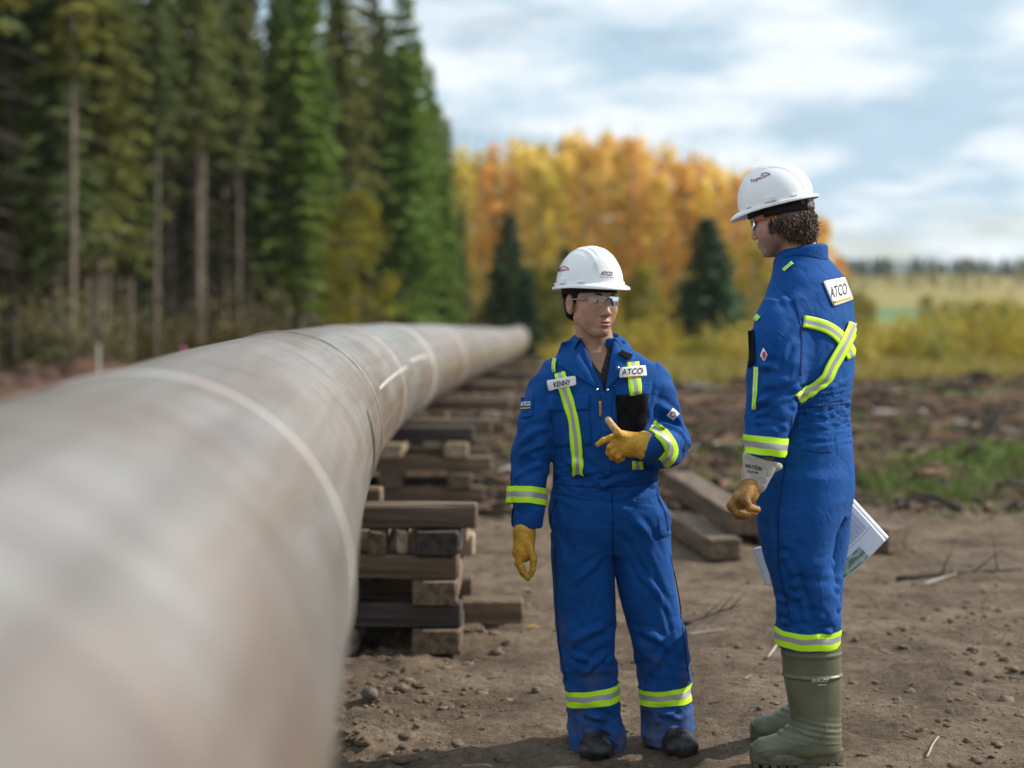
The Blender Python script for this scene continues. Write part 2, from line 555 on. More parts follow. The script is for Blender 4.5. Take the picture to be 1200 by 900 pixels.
def vloft(st, yaw=0.0, shrink=0.0, p=2.0, sm=.012):
    """vertical loft: rows (z, cx, cy, ru, rv); u axis = (cos yaw, sin yaw)"""
    st = sorted([tuple(map(float, r)) for r in st])
    st = np.array(st); z0, z1 = st[0, 0], st[-1, 0]
    zd = np.arange(z0 - .06, z1 + .06, .003)
    cols = []
    ker = np.exp(-.5 * (np.arange(-12, 13) * .003 / max(sm, 1e-4)) ** 2); ker /= ker.sum()
    for k in range(1, 5):
        v = np.interp(zd, st[:, 0], st[:, k])
        vp = np.pad(v, 12, mode='edge'); cols.append(np.convolve(vp, ker, 'valid'))
    cu, su = math.cos(yaw), math.sin(yaw)
    def f(x, y, z):
        zc = np.clip(z, z0, z1)
        g = [np.interp(zc.ravel(), zd, c).reshape(z.shape) for c in cols]
        ddx = x - g[0]; ddy = y - g[1]
        u = ddx * cu + ddy * su; v = -ddx * su + ddy * cu
        ru = np.maximum(g[2] - shrink, .012); rv = np.maximum(g[3] - shrink, .012)
        mr = np.minimum(ru, rv)
        if p == 2.0: k0 = np.sqrt((u / ru) ** 2 + (v / rv) ** 2)
        else: k0 = (np.abs(u / ru) ** p + np.abs(v / rv) ** p) ** (1 / p)
        d = (k0 - 1) * mr
        dz = np.maximum(np.maximum(z0 - z, z - z1), 0)
        return np.where(dz > 0, np.sqrt(np.maximum(d, 0) ** 2 + dz ** 2), np.maximum(d, np.maximum(z0 - z, z - z1)))
    m = max(st[:, 3].max(), st[:, 4].max())
    lo = (st[:, 1].min() - m, st[:, 2].min() - m, z0); hi = (st[:, 1].max() + m, st[:, 2].max() + m, z1)
    return f, np.array(lo), np.array(hi)


def bvh_of(V, F):
    return BVHTree.FromPolygons([tuple(v) for v in V], [tuple(int(i) for i in f) for f in F])


CAMP = Vector((0, 0, CAM_H))


def cast_px(bvh, px, py, off=0.0):
    d = (W(px, py, 6.0) - CAMP).normalized()
    h = bvh.ray_cast(CAMP, d)
    if h[0] is None: return None
    n = h[1]
    if n.dot(d) > 0: n = -n
    return h[0] + (n * .6 - d * .4) * off


def fill(grid):
    """replace missing grid points by the nearest found ones"""
    n, m = len(grid), len(grid[0])
    ok = [(i, j) for i in range(n) for j in range(m) if grid[i][j] is not None]
    for i in range(n):
        for j in range(m):
            if grid[i][j] is None:
                a = min(ok, key=lambda q: (q[0] - i) ** 2 + (q[1] - j) ** 2)
                grid[i][j] = ('near', a)
    return grid


def grid_faces(n, m, off=0):
    return [(off + i * m + j, off + i * m + j + 1, off + (i + 1) * m + j + 1, off + (i + 1) * m + j) for i in range(n - 1) for j in range(m - 1)]


def shell(pts, nrm_back, n, m, thick):
    """solid sheet from an n x m grid of points; back side moved by nrm_back*thick"""
    back = [p + nrm_back * thick for p in pts]
    v = pts + back; N = n * m
    f = grid_faces(n, m) + [tuple(reversed(q)) for q in grid_faces(n, m, N)]
    rim = [i * m for i in range(n)]
    edge = [j for j in range(m)] + [i * m + m - 1 for i in range(1, n)] + [(n - 1) * m + j for j in range(m - 2, -1, -1)] + [i * m for i in range(n - 2, 0, -1)]
    for a, b in zip(edge, edge[1:] + edge[:1]):
        f.append((b, a, a + N, b + N))
    return v, f


def px_patch(bvh, quad, n=8, m=8, off=.003, rnd=0.0, thick=.003):
    """sheet over the surface seen inside a photo-pixel quad (a,b,c,d = tl,tr,br,bl)"""
    a, b, c, d = [Vector((*q, 0)) for q in quad]
    g = []
    for i in range(n):
        row = []
        for j in range(m):
            u, v = j / (m - 1), i / (n - 1)
            if rnd > 0:   # rounded outline
                U, V_ = u * 2 - 1, v * 2 - 1
                k = rnd
                U2 = U * (1 - k * (V_ ** 8)); V2 = V_ * (1 - k * (U ** 8))
                u, v = (U2 + 1) / 2, (V2 + 1) / 2
            q = (a * (1 - u) + b * u) * (1 - v) + (d * (1 - u) + c * u) * v
            row.append(cast_px(bvh, q.x, q.y, off))
        g.append(row)
    ok = [p for r in g for p in r if p is not None]
    if not ok: return [], []
    my = sum(p.y for p in ok) / len(ok)
    pts = []
    for i in range(n):
        for j in range(m):
            p = g[i][j]
            if p is None or abs(p.y - my) > .16:
                u, v = j / (m - 1), i / (n - 1)
                q = (a * (1 - u) + b * u) * (1 - v) + (d * (1 - u) + c * u) * v
                near = min(ok, key=lambda w: (w - W(q.x, q.y, w.y)).length)
                p = W(q.x, q.y, near.y)
            pts.append(p)
    vd = Vector((0, 1, 0))
    return shell(pts, vd, n, m, thick)


def px_strip(bvh, line, hw, off=.004, bands=True, step=4.0, thick=.003):
    """reflective tape over the surface along a photo-pixel centre line; returns verts, faces, face materials"""
    P = [Vector((*p[:2], 0)) for p in line]
    dense = []
    for a, b in zip(P, P[1:]):
        k = max(1, int((b - a).length / step))
        for i in range(k): dense.append(a.lerp(b, i / k))
    dense.append(P[-1])
    # smooth line
    for _ in range(2):
        dense = [dense[0]] + [(dense[i - 1] + dense[i] * 2 + dense[i + 1]) / 4 for i in range(1, len(dense) - 1)] + [dense[-1]]
    cr = [-1, -.66, -.34, -.33, 0, .33, .34, .66, 1]
    pts = []; last = None
    rows = []
    for i, c in enumerate(dense):
        t = (dense[min(i + 1, len(dense) - 1)] - dense[max(i - 1, 0)]).normalized()
        nrm = Vector((-t.y, t.x, 0))
        row = [cast_px(bvh, *(c + nrm * hw * q).to_2d(), off) for q in cr]
        rows.append(row)
    while len(rows) > 2 and sum(p is not None for p in rows[-1]) < 6: rows.pop(); dense.pop()
    while len(rows) > 2 and sum(p is not None for p in rows[0]) < 6: rows.pop(0); dense.pop(0)
    flat = [p for r in rows for p in r if p]
    m = len(cr)
    for i, r in enumerate(rows):
        good = [p for p in r if p]
        ref = sum((p.y for p in good), 0) / len(good) if good else (last if last else flat[0].y)
        last = ref
        c = dense[i]
        t = (dense[min(i + 1, len(dense) - 1)] - dense[max(i - 1, 0)]).normalized(); nrm = Vector((-t.y, t.x, 0))
        for jq, (q, p) in enumerate(zip(cr, r)):
            if p is None or abs(p.y - ref) > .08:
                if p is None and good:      # past the silhouette: tuck the edge round behind the nearest hit
                    kq = min((k_ for k_ in range(m) if r[k_] is not None), key=lambda k_: abs(k_ - jq))
                    p = r[kq] + Vector((0, .022 * abs(cr[kq] - q) / .66, 0))
                else:
                    w = c + nrm * hw * q; p = W(w.x, w.y, ref)
            pts.append(p)
    v, f = shell(pts, Vector((0, 1, 0)), len(rows), m, thick)
    fm = []
    for q in f:
        js = [i % m for i in q]
        j = min(js)
        fm.append(1 if (bands and 3 <= j and max(js) <= 5) else 0)
    return v, f, fm


def ring_strip(bvh, centre, axis, h, off=.004, n=72, rmax=.35, arc=None, wob=0.0):
    """tape right round a limb: rays cast inwards to the axis"""
    ax = Vector(axis).normalized(); u = ax.orthogonal().normalized(); w = ax.cross(u)
    C = Vector(centre)
    cr = [-1, -.66, -.34, -.33, 0, .33, .34, .66, 1]
    pts = []; nn = n
    th0, th1 = arc if arc else (0, 2 * math.pi)
    last = .08
    for i in range(nn):
        th = th0 + (th1 - th0) * i / (nn if not arc else nn - 1)
        d = u * math.cos(th) + w * math.sin(th)
        for q in cr:
            o = C + ax * (q * h + (wob + .0015) * noise.noise(Vector((math.cos(th) * 1.7, math.sin(th) * 1.7, q * .6 + h * 90))) * 1.6) 
            hit = bvh.ray_cast(o, d, rmax)
            r = (hit[0] - o).length if hit[0] is not None else last
            if abs(r - last) > .05 and i > 0: r = last
            last = r if hit[0] is not None else last
            pts.append(o + d * (r + off))
    m = len(cr); f = []; fm = []
    for i in range(nn if not arc else nn - 1):
        i2 = (i + 1) % nn
        for j in range(m - 1):
            f.append((i * m + j, i * m + j + 1, i2 * m + j + 1, i2 * m + j))
            fm.append(1 if 3 <= j <= 4 else 0)
    return pts, f, fm


_tc = {}


def text_mesh(s, bold=.0, shear=0.0):
    key = (s, bold, shear)
    if key in _tc: return _tc[key]
    c = bpy.data.curves.new('txt', 'FONT'); c.body = s; c.size = 1; c.offset = bold; c.shear = shear
    c.resolution_u = 4
    o = bpy.data.objects.new('txt', c); COL.objects.link(o)
    bpy.context.view_layer.update()
    me = o.to_mesh()
    V = [tuple(v.co)[:2] for v in me.vertices]; F = [tuple(p.vertices) for p in me.polygons]
    o.to_mesh_clear(); bpy.data.objects.remove(o); bpy.data.curves.remove(c)
    xs = [v[0] for v in V]; ys = [v[1] for v in V]
    x0, x1, y0, y1 = min(xs), max(xs), min(ys), max(ys)
    V = [((x - x0) / (x1 - x0) - .5, (y - y0) / (y1 - y0) - .5) for x, y in V]
    _tc[key] = (V, F)
    return V, F


def px_text(bvh, s, cx, cy, w, h, rot=0.0, off=.006, bold=.02, shear=0.0, skew=0.0):
    V, F = text_mesh(s, bold, shear)
    c, sn = math.cos(R(rot)), math.sin(R(rot))
    out = []; ref = None
    raw = []
    for u, v in V:
        x, y = u * w, -v * h + u * skew
        raw.append((cx + x * c - y * sn, cy + x * sn + y * c))
    hits = [cast_px(bvh, *q, off) for q in raw]
    ok = [p for p in hits if p is not None]
    ref = sum(p.y for p in ok) / max(len(ok), 1)
    for q, p in zip(raw, hits):
        out.append(p if p is not None and abs(p.y - ref) < .08 else W(*q, ref))
    return out, F


def merge(*parts):
    """parts: (verts, faces, matidx or list)"""
    v = []; f = []; m = []
    for p in parts:
        b = len(v); v += list(p[0]); f += [tuple(b + i for i in q) for q in p[1]]
        k = p[2] if len(p) > 2 else 0
        m += list(k) if hasattr(k, '__len__') else [k] * len(p[1])
    return v, f, m

M['sole'] = mat('dusty_sole', (.05, .042, .034), .8)
varied(M['sole'], (.025, .021, .018), (.11, .085, .062), 18, bump=.4)

# ------------------------------------------------------------------ terrain
BY = [-40, 9, 20, 47, 60, 110, 250, 500, 700, 1000, 1600]
BZ = [0, 0, -.25, -.78, -1.1, -2.5, -6.5, -9.5, -6, 13.5, 16]


def sstep(a, b, x):
    t = np.clip((x - a) / (b - a), 0, 1); return t * t * (3 - 2 * t)


def base_z(x, y):
    z = np.interp(y, BY, BZ)
    z = z + .01 + .055 * sstep(.45, 1.0, x) * (1 - sstep(7, 10, y)) - .01 * sstep(.1, -.3, x) * (1 - sstep(7, 10, y))
    # low spoil banks across the cleared strip, and rougher ground beyond the working strip
    z = z + .22 * np.exp(-((y - (16.6 + .05 * x)) / .9) ** 2) * sstep(1.2, 3, x)
    z = z + .30 * np.exp(-((y - 34) / 3.5) ** 2) * sstep(2.5, 6, x)
    z = z + .25 * np.exp(-((x + 9.6) / 1.6) ** 2) * sstep(16, 22, y) * (1 - sstep(40, 60, y))
    return z


def rough(x, y):
    v = Vector((x, y, 0))
    near = 1 if y < 16 else 0
    a = noise.fractal(v * .9, 1.0, 2.1, 3) * .024 + max(0, noise.noise(Vector((x * 2.1 + 3, y * 2.6, 5)))) ** 2 * .05
    b = noise.fractal(Vector((x * 3.4 + 7, y * 5.5 + 3, 0)), 0.75, 2.2, 4) * .019
    c = abs(noise.noise(Vector((x * 9 + 1, y * 14 + 9, 4)))) * .017
    wild = float(sstep(11.5, 14.5, y))
    k = 1 + wild * 3.2
    lf = float(sstep(-.1, -.6, x)) * (1 - wild)     # churned clods beside the cribs
    d = -.018 * math.exp(-((y - 7.0 - .42 * (x - 2)) / .10) ** 2) - .016 * math.exp(-((y - 8.3 - .42 * (x - 2)) / .11) ** 2) - .014 * math.exp(-((y - 9.6 + .15 * (x - 1)) / .12) ** 2)
    d *= (1 - wild) * (.6 + .8 * noise.noise(Vector((x * 2, y * 2, 7))))
    return d + a * k + b * (k + lf * 1.6) + c * (k + lf)


def gz(x, y): return float(base_z(x, y)) + (rough(x, y) if -4 < y < 60 else 0)


def axis_pts(segs):
    out = [segs[0][0]]
    for a, b, n in segs:
        out += list(a + (b - a) * (np.arange(1, n + 1) / n))
    return np.array(out)


gx = axis_pts([(-900, -60, 14), (-60, -14, 16), (-14, -3, 40), (-3, -1.2, 40), (-1.2, 3.4, 270), (3.4, 8, 90), (8, 20, 50), (20, 70, 24), (70, 1500, 16)])
gy = axis_pts([(-30, 3.6, 16), (3.6, 9, 300), (9, 14, 150), (14, 22, 90), (22, 40, 60), (40, 70, 24), (70, 150, 16), (150, 1000, 22), (1000, 1600, 6)])
GX, GY = np.meshgrid(gx, gy, indexing='ij')
GZ = base_z(GX, GY)
for i in range(len(gx)):
    for j in range(len(gy)):
        if -4 < gy[j] < 60 and -16 < gx[i] < 30:
            GZ[i, j] += rough(gx[i], gy[j])
nxg, nyg = GX.shape
gi = np.arange(nxg * nyg).reshape(nxg, nyg)
gq = np.stack([gi[:-1, :-1], gi[1:, :-1], gi[1:, 1:], gi[:-1, 1:]], -1).reshape(-1, 4)


def ground_material():
    m = mat('soil', (.12, .08, .05), .95, spec=.2)
    N = m.node_tree.nodes; L = m.node_tree.links; b = N['Principled BSDF']
    t = nd(N, 'ShaderNodeTexCoord'); sx = nd(N, 'ShaderNodeSeparateXYZ'); L.new(t.outputs['Object'], sx.inputs[0])
    def noise_n(scale, det=5, rough=.6, stretch=None, off=(0, 0, 0)):
        n = nd(N, 'ShaderNodeTexNoise', i_Scale=scale, i_Detail=det, i_Roughness=rough)
        mp = nd(N, 'ShaderNodeMapping'); mp.inputs['Scale'].default_value = stretch or (1, 1, 1); mp.inputs['Location'].default_value = off
        L.new(t.outputs['Object'], mp.inputs[0]); L.new(mp.outputs[0], n.inputs['Vector']); return n.outputs['Fac']
    def ramp(fac, stops):
        r = nd(N, 'ShaderNodeValToRGB'); el = r.color_ramp.elements
        for i, (p, c) in enumerate(stops):
            e = el[i] if i < 2 else el.new(p)
            e.position = p; e.color = (*c, 1)
        L.new(fac, r.inputs[0]); return r.outputs[0]
    def mixc(f, a, c):
        x = nd(N, 'ShaderNodeMix', data_type='RGBA')
        L.new(f, x.inputs[0]); L.new(a, x.inputs[6]); L.new(c, x.inputs[7]); return x.outputs[2]
    def band(inp, a, c):
        r = nd(N, 'ShaderNodeMapRange', interpolation_type='SMOOTHSTEP'); r.inputs[1].default_value = a; r.inputs[2].default_value = c
        L.new(inp, r.inputs[0]); return r.outputs[0]
    def mul(a, c, op='MULTIPLY'):
        r = nd(N, 'ShaderNodeMath', operation=op)
        if hasattr(a, 'links'): L.new(a, r.inputs[0])
        else: r.inputs[0].default_value = a
        if hasattr(c, 'links'): L.new(c, r.inputs[1])
        else: r.inputs[1].default_value = c
        return r.outputs[0]
    X, Y = sx.outputs[0], sx.outputs[1]
    wob = mul(mul(noise_n(.35, 3), -.5, 'ADD'), 7)
    Yw = mul(Y, wob, 'ADD')
    soil = ramp(noise_n(2.2, 8, .65), [(.28, (.080, .057, .041)), (.48, (.168, .124, .088)), (.70, (.275, .210, .150))])
    fine = ramp(noise_n(38, 4, .7), [(.3, (.62, .60, .58)), (.65, (1.12, 1.12, 1.12))])
    mm = nd(N, 'ShaderNodeMix', data_type='RGBA', blend_type='MULTIPLY'); mm.inputs[0].default_value = 1
    L.new(soil, mm.inputs[6]); L.new(fine, mm.inputs[7]); soil = mm.outputs[2]
    slash = ramp(noise_n(1.3, 6, .7), [(.3, (.040, .026, .018)), (.48, (.095, .054, .032)), (.62, (.16, .10, .060)), (.78, (.26, .18, .12))])
    green = ramp(noise_n(3, 5), [(.35, (.05, .07, .02)), (.65, (.11, .15, .035))])
    c = mixc(band(Yw, 12.5, 17), soil, slash)
    g1 = mul(band(noise_n(.5, 4, .6, None, (3, 5, 0)), .52, .62), band(Yw, 12, 15))
    c = mixc(g1, c, green)
    gold = ramp(noise_n(.25, 5, .6), [(.3, (.13, .12, .035)), (.5, (.30, .23, .06)), (.7, (.20, .18, .06))])
    c = mixc(band(Yw, 40, 50), c, gold)
    field = ramp(noise_n(.02, 3), [(.4, (.10, .17, .06)), (.6, (.14, .20, .07))])
    c = mixc(mul(band(Y, 580, 600), mul(1.0, band(Y, 720, 745), 'SUBTRACT')), c, field)
    L.new(c, b.inputs['Base Color'])
    h = mul(mul(mul(noise_n(16, 7, .7), 1.0), mul(noise_n(90, 5, .7), .35), 'ADD'), mul(noise_n(5, 4, .6, (.7, 2.2, 1)), 1.2), 'ADD')
    bp = nd(N, 'ShaderNodeBump', i_Strength=1.0, i_Distance=.034); L.new(h, bp.inputs['Height']); L.new(bp.outputs[0], b.inputs['Normal'])
    return m


M['soil'] = ground_material()
ground = mk('ground', np.stack([GX, GY, GZ], -1).reshape(-1, 3), gq, M['soil'])
tag(ground, kind='structure')

# soil clods and crumbs lying on the strip: uncountable, one object
M['clod'] = mat('clod', (.12, .085, .055), .95, spec=.2)
varied(M['clod'], (.085, .060, .042), (.20, .148, .105), 12, bump=.6, bscale=60, bdist=.01)
mb = MB()


def add_clod(mb, x, y, r, flat=.5):
    z = gz(x, y)
    import itertools
    n, k = 7, 5
    vs = [(x, y, z + r * flat * 1.1)]
    ph = random.random() * 6
    for i in range(1, k):
        a = math.pi * .62 * i / (k - 1)
        for j in range(n):
            th = ph + 2 * math.pi * j / n
            rr = r * random.uniform(.6, 1.4)
            vs.append((x + rr * math.sin(a) * math.cos(th), y + rr * math.sin(a) * math.sin(th), z + rr * flat * math.cos(a)))
    fs = [(0, 1 + j, 1 + (j + 1) % n) for j in range(n)]
    for i in range(k - 2):
        for j in range(n):
            a0 = 1 + i * n + j; a1 = 1 + i * n + (j + 1) % n
            fs.append((a0, a0 + n, a1 + n, a1))
    mb.add(vs, fs)


for _ in range(2300):
    y = 4.4 + (random.random() ** 1.6) * 10
    hw = y * .33
    x = random.uniform(-.12 * y if y < 7 else -.2 * y, hw)
    r = .0025 + .012 * random.random() ** 4
    if noise.noise(Vector((x * 1.3, y * 1.3, 2))) > .0 or x < -.1: r *= 1.6
    add_clod(mb, x, y, r)
for _ in range(600):
    y = random.uniform(5.2, 8.2); x = random.gauss(-.55, .28) - (y - 6) * .06
    add_clod(mb, x, y, .005 + .030 * random.random() ** 4)
for _ in range(500):
    y = random.uniform(5.2, 8.8); x = random.gauss(1.95 + (y - 6) * .1, .35)
    add_clod(mb, x, y, .005 + .022 * random.random() ** 3)
tag(mb.build('soil_clods', M['clod'], smooth=True), 'loose crumbs and clods of dry brown soil strewn over the ground', 'soil', kind='stuff')

# ------------------------------------------------------------------ pipeline
PIPE_R = .39
AX = np.array([(-6, -.03, 1.07), (-3, -.24, 1.07), (0, -.457, 1.07), (3, -.672, 1.07), (5, -.812, 1.07), (8, -.955, 1.05), (12, -1.0, 1.0),
               (20, -.84, .85), (30, -.50, .63), (40, -.16, .42), (50, .10, .24), (60, .22, .10), (75, .0, -.25), (95, -1.2, -.75)])


def cat(P, n=500):
    """Catmull-Rom resample of the axis by Y"""
    Y = np.linspace(P[0, 0], P[-1, 0], n)
    out = []
    for y in Y:
        i = min(max(np.searchsorted(P[:, 0], y) - 1, 0), len(P) - 2)
        p = [P[max(i - 1, 0)], P[i], P[i + 1], P[min(i + 2, len(P) - 1)]]
        t = (y - p[1][0]) / (p[2][0] - p[1][0])
        h = p[2][0] - p[1][0]
        m1 = (p[2][1:] - p[0][1:]) / max(p[2][0] - p[0][0], 1e-6); m2 = (p[3][1:] - p[1][1:]) / max(p[3][0] - p[1][0], 1e-6)
        q = (2 * t ** 3 - 3 * t ** 2 + 1) * p[1][1:] + (t ** 3 - 2 * t ** 2 + t) * h * m1 + (-2 * t ** 3 + 3 * t ** 2) * p[2][1:] + (t ** 3 - t ** 2) * h * m2
        out.append((q[0], y, q[1]))
    return np.array(out)


PA = cat(AX)


def pipe_c(y):
    return Vector((float(np.interp(y, PA[:, 1], PA[:, 0])), y, float(np.interp(y, PA[:, 1], PA[:, 2]))))


def pipe_surface(ylist, r, th0=0, th1=2 * math.pi, nth=128):
    V = []; UV = []
    closed = abs(th1 - th0 - 2 * math.pi) < 1e-6
    for y in ylist:
        c = pipe_c(y); t = (pipe_c(y + .05) - pipe_c(y - .05)).normalized()
        s = t.cross(Vector((0, 0, 1))).normalized(); u = s.cross(t)
        for j in range(nth if closed else nth + 1):
            th = th0 + (th1 - th0) * j / nth
            V.append(c + (s * math.cos(th) + u * math.sin(th)) * r)
            UV.append((y, th / (2 * math.pi)))
    k = nth if closed else nth + 1
    F = []
    for i in range(len(ylist) - 1):
        for j in range(nth):
            F.append((i * k + j, i * k + (j + 1) % k, (i + 1) * k + (j + 1) % k, (i + 1) * k + j))
    return V, F, UV


def pipe_material():
    m = mat('pipe_coating', (.34, .30, .28), .30, spec=.55)
    N = m.node_tree.nodes; L = m.node_tree.links; b = N['Principled BSDF']
    uv = nd(N, 'ShaderNodeUVMap'); sp = nd(N, 'ShaderNodeSeparateXYZ'); L.new(uv.outputs[0], sp.inputs[0])
    t = nd(N, 'ShaderNodeTexCoord')
    # rings of dust: vary along the length, slowly around; built from angle so that the seam closes
    an = nd(N, 'ShaderNodeMath', operation='MULTIPLY', i_1=2 * math.pi); L.new(sp.outputs[1], an.inputs[0])
    co = nd(N, 'ShaderNodeMath', operation='COSINE'); si = nd(N, 'ShaderNodeMath', operation='SINE')
    L.new(an.outputs[0], co.inputs[0]); L.new(an.outputs[0], si.inputs[0])
    cb = nd(N, 'ShaderNodeCombineXYZ'); L.new(co.outputs[0], cb.inputs[0]); L.new(sp.outputs[0], cb.inputs[1]); L.new(si.outputs[0], cb.inputs[2])
    def ns(scale, stretch, det=4, rough=.55, off=(0, 0, 0)):
        mp = nd(N, 'ShaderNodeMapping'); mp.inputs['Scale'].default_value = stretch; mp.inputs['Location'].default_value = off
        L.new(cb.outputs[0], mp.inputs[0])
        n = nd(N, 'ShaderNodeTexNoise', i_Scale=scale, i_Detail=det, i_Roughness=rough); L.new(mp.outputs[0], n.inputs['Vector']); return n.outputs['Fac']
    def ramp(fac, stops):
        r = nd(N, 'ShaderNodeValToRGB'); el = r.color_ramp.elements
        for i, (p, c) in enumerate(stops):
            e = el[i] if i < 2 else el.new(p)
            e.position = p; e.color = (*c, 1)
        L.new(fac, r.inputs[0]); return r.outputs[0]
    def mix(f, a, c, bt='MIX'):
        x = nd(N, 'ShaderNodeMix', data_type='RGBA', blend_type=bt)
        if hasattr(f, 'links'): L.new(f, x.inputs[0])
        else: x.inputs[0].default_value = f
        L.new(a, x.inputs[6]); L.new(c, x.inputs[7]); return x.outputs[2]
    patches = ramp(ns(1.5, (1.0, .55, 1.0), 5), [(.28, (.150, .108, .088)), (.44, (.208, .168, .148)), (.57, (.245, .238, .232)), (.76, (.280, .245, .248))])
    tint = ramp(ns(.9, (.8, .5, .8), 3, .5, (4, 2, 1)), [(.35, (.86, .95, .95)), (.65, (1.02, .95, .90))])
    c = mix(1.0, patches, tint, 'MULTIPLY')
    streak = ramp(ns(9, (.12, 1.6, .12), 5, .7), [(.32, (.62, .57, .53)), (.5, (.96, .95, .94)), (.72, (1.25, 1.25, 1.26))])
    c = mix(1.0, c, streak, 'MULTIPLY')
    lng = ramp(ns(5, (1.6, .10, 1.6), 5, .65, (2, 5, 3)), [(.34, (.74, .68, .64)), (.5, (.97, .96, .95)), (.68, (1.12, 1.12, 1.12))])
    c = mix(.75, c, lng, 'MULTIPLY')
    fine = ramp(ns(60, (.05, 1.4, .05), 3, .6, (0, 3, 0)), [(.3, (.86, .84, .82)), (.7, (1.06, 1.06, 1.06))])
    c = mix(.7, c, fine, 'MULTIPLY')
    L.new(c, b.inputs['Base Color'])
    n = ns(30, (.15, 1.5, .15), 4)
    bp = nd(N, 'ShaderNodeBump', i_Strength=.12, i_Distance=.004); L.new(n, bp.inputs['Height']); L.new(bp.outputs[0], b.inputs['Normal'])
    return m


M['pipe'] = pipe_material()
ys = np.concatenate([np.linspace(-6, 12, 240), np.linspace(12.1, 60, 240), np.linspace(60.5, 95, 40)])
V, F, UV = pipe_surface(ys, PIPE_R)
k0 = len(V); n0 = 128
pipe = mk('pipeline', V, F, M['pipe'], org=(float(AX[1][1]), -3, .68), uvs=UV)
tag(pipe, 'long pale dusty steel pipeline running from the near left corner to the forest', 'pipeline')
M['weld'] = mat('weld_band', (.20, .16, .13), .6)
varied(M['weld'], (.06, .048, .038), (.16, .13, .10), 12, bump=.3)
M['weldpale'] = mat('pale_weld_band', (.52, .46, .42), .5)
varied(M['weldpale'], (.44, .37, .33), (.56, .52, .49), 8, bump=.2)


def weld(y, w, h, mt):
    prof = [(-w, -.002), (-w * .8, h * .6), (0, h), (w * .8, h * .6), (w, -.002)]
    V = []; nth = 128
    for (dy_, dr) in prof:
        v, f, u = pipe_surface([y + dy_], PIPE_R + dr, nth=nth); V += v
    F = [(i * nth + j, i * nth + (j + 1) % nth, (i + 1) * nth + (j + 1) % nth, (i + 1) * nth + j) for i in range(len(prof) - 1) for j in range(nth)]
    return mk('weld_seam', V, F, mt, pipe)


weld(3.06, .011, .0022, M['weldpale'])
weld(6.65, .017, .0075, M['weld'])
weld(6.78, .005, .002, M['weldpale'])
weld(9.6, .012, .003, M['weldpale'])
for y in (13.2, 18.4, 30, 42): weld(y, .035, .006, M['weldpale'])
# chalk marks along the pipe
for (y0, y1, a0, w, mt) in ((7.3, 10.3, 21, .013, 'weldpale'), (10.8, 12.6, 24, .016, 'weldpale')):
    V, F, _ = pipe_surface(np.linspace(y0, y1, 12), PIPE_R + .0015, R(a0) - w / PIPE_R / 2, R(a0) + w / PIPE_R / 2, 4)
    mk('chalk_line', V, F, M[mt], pipe)

V, F, _ = pipe_surface([6.30, 6.306], PIPE_R + .0015, R(52), R(72), 16)
mk('chalk_line', V, F, M['whitepatch'], pipe)
V, F, _ = pipe_surface([5.1, 5.104], PIPE_R + .0012, R(20), R(95), 24)
mk('scratch', V, F, M['weldpale'], pipe)

# ------------------------------------------------------------------ timber cribs under the pipe
M['timber'] = mat('weathered_timber', (.12, .085, .06), .85)
varied(M['timber'], (.075, .053, .037), (.215, .160, .108), 6, stretch=(.25, 5, 5), bump=.6, bscale=14, bdist=.006, rnd=[(.60, .55, .52), (1.0, .92, .85), (.75, .72, .72), (1.25, 1.15, 1.02)])
M['timberdark'] = mat('dark_timber', (.045, .038, .034), .85)
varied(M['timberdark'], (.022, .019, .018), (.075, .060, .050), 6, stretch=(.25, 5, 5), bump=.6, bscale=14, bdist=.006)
M['timberpale'] = mat('pale_timber', (.34, .26, .18), .85)
varied(M['timberpale'], (.24, .17, .11), (.44, .35, .25), 6, stretch=(.25, 5, 5), bump=.6, bscale=14, bdist=.006)
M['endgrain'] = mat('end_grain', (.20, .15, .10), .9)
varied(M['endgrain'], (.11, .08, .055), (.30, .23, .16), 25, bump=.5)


def timber(c, L, w, h, yaw, mt, label, group, pitch=0, roll=0):
    """One squared timber, origin at its centre of the underside."""
    Rm = Matrix.Rotation(yaw, 3, 'Z') @ Matrix.Rotation(pitch, 3, 'Y') @ Matrix.Rotation(roll, 3, 'X')
    m = MB(); m.box((0, 0, 0), (L / 2, w / 2, h / 2), None, 0, bev=.011, jit=.0035)
    o = m.build('timber_beam', M[mt])
    o.location = c; o.rotation_euler = Rm.to_euler()
    ORG[o.name] = Vector(c)
    tag(o, label, 'timber', group, 'thing')
    return o


S1 = 'timbers of the nearest crib'
Yc = 8.0
yawp = -R(2)
th = .1095
hl = 90 * math.pi / 180
z0 = .005
cols = lambda px, Y=7.56: (px - 600) * Y / FPX
zl = [z0 + th * (i + .5) for i in range(6)]
g = th - .003
# bottom ground boards
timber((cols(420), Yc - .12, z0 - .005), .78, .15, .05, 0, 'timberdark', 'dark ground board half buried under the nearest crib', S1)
timber((cols(547), Yc - .02, z0 + .012), .13, .12, .07, .25, 'timber', 'short stub of wood at the foot of the nearest crib', S1)
timber((cols(511), Yc + .02, zl[0]), .95, .22, g, hl, 'timber', 'lowest beam end of the nearest crib, grey and square', S1)
timber((cols(392), Yc + .02, zl[0]), .95, .20, g, hl, 'timber', 'lowest inner beam of the nearest crib, shaded by the pipe', S1)
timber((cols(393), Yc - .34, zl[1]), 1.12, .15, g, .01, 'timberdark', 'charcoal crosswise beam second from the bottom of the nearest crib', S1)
timber((cols(405), Yc + .34, zl[1]), 1.10, .15, g, 0, 'timber', 'rear crosswise beam second from the bottom of the nearest crib', S1)
timber((cols(510), Yc + .0, zl[2]), .96, .20, g, hl, 'timber', 'grey beam end with a pale side, third layer of the nearest crib', S1)
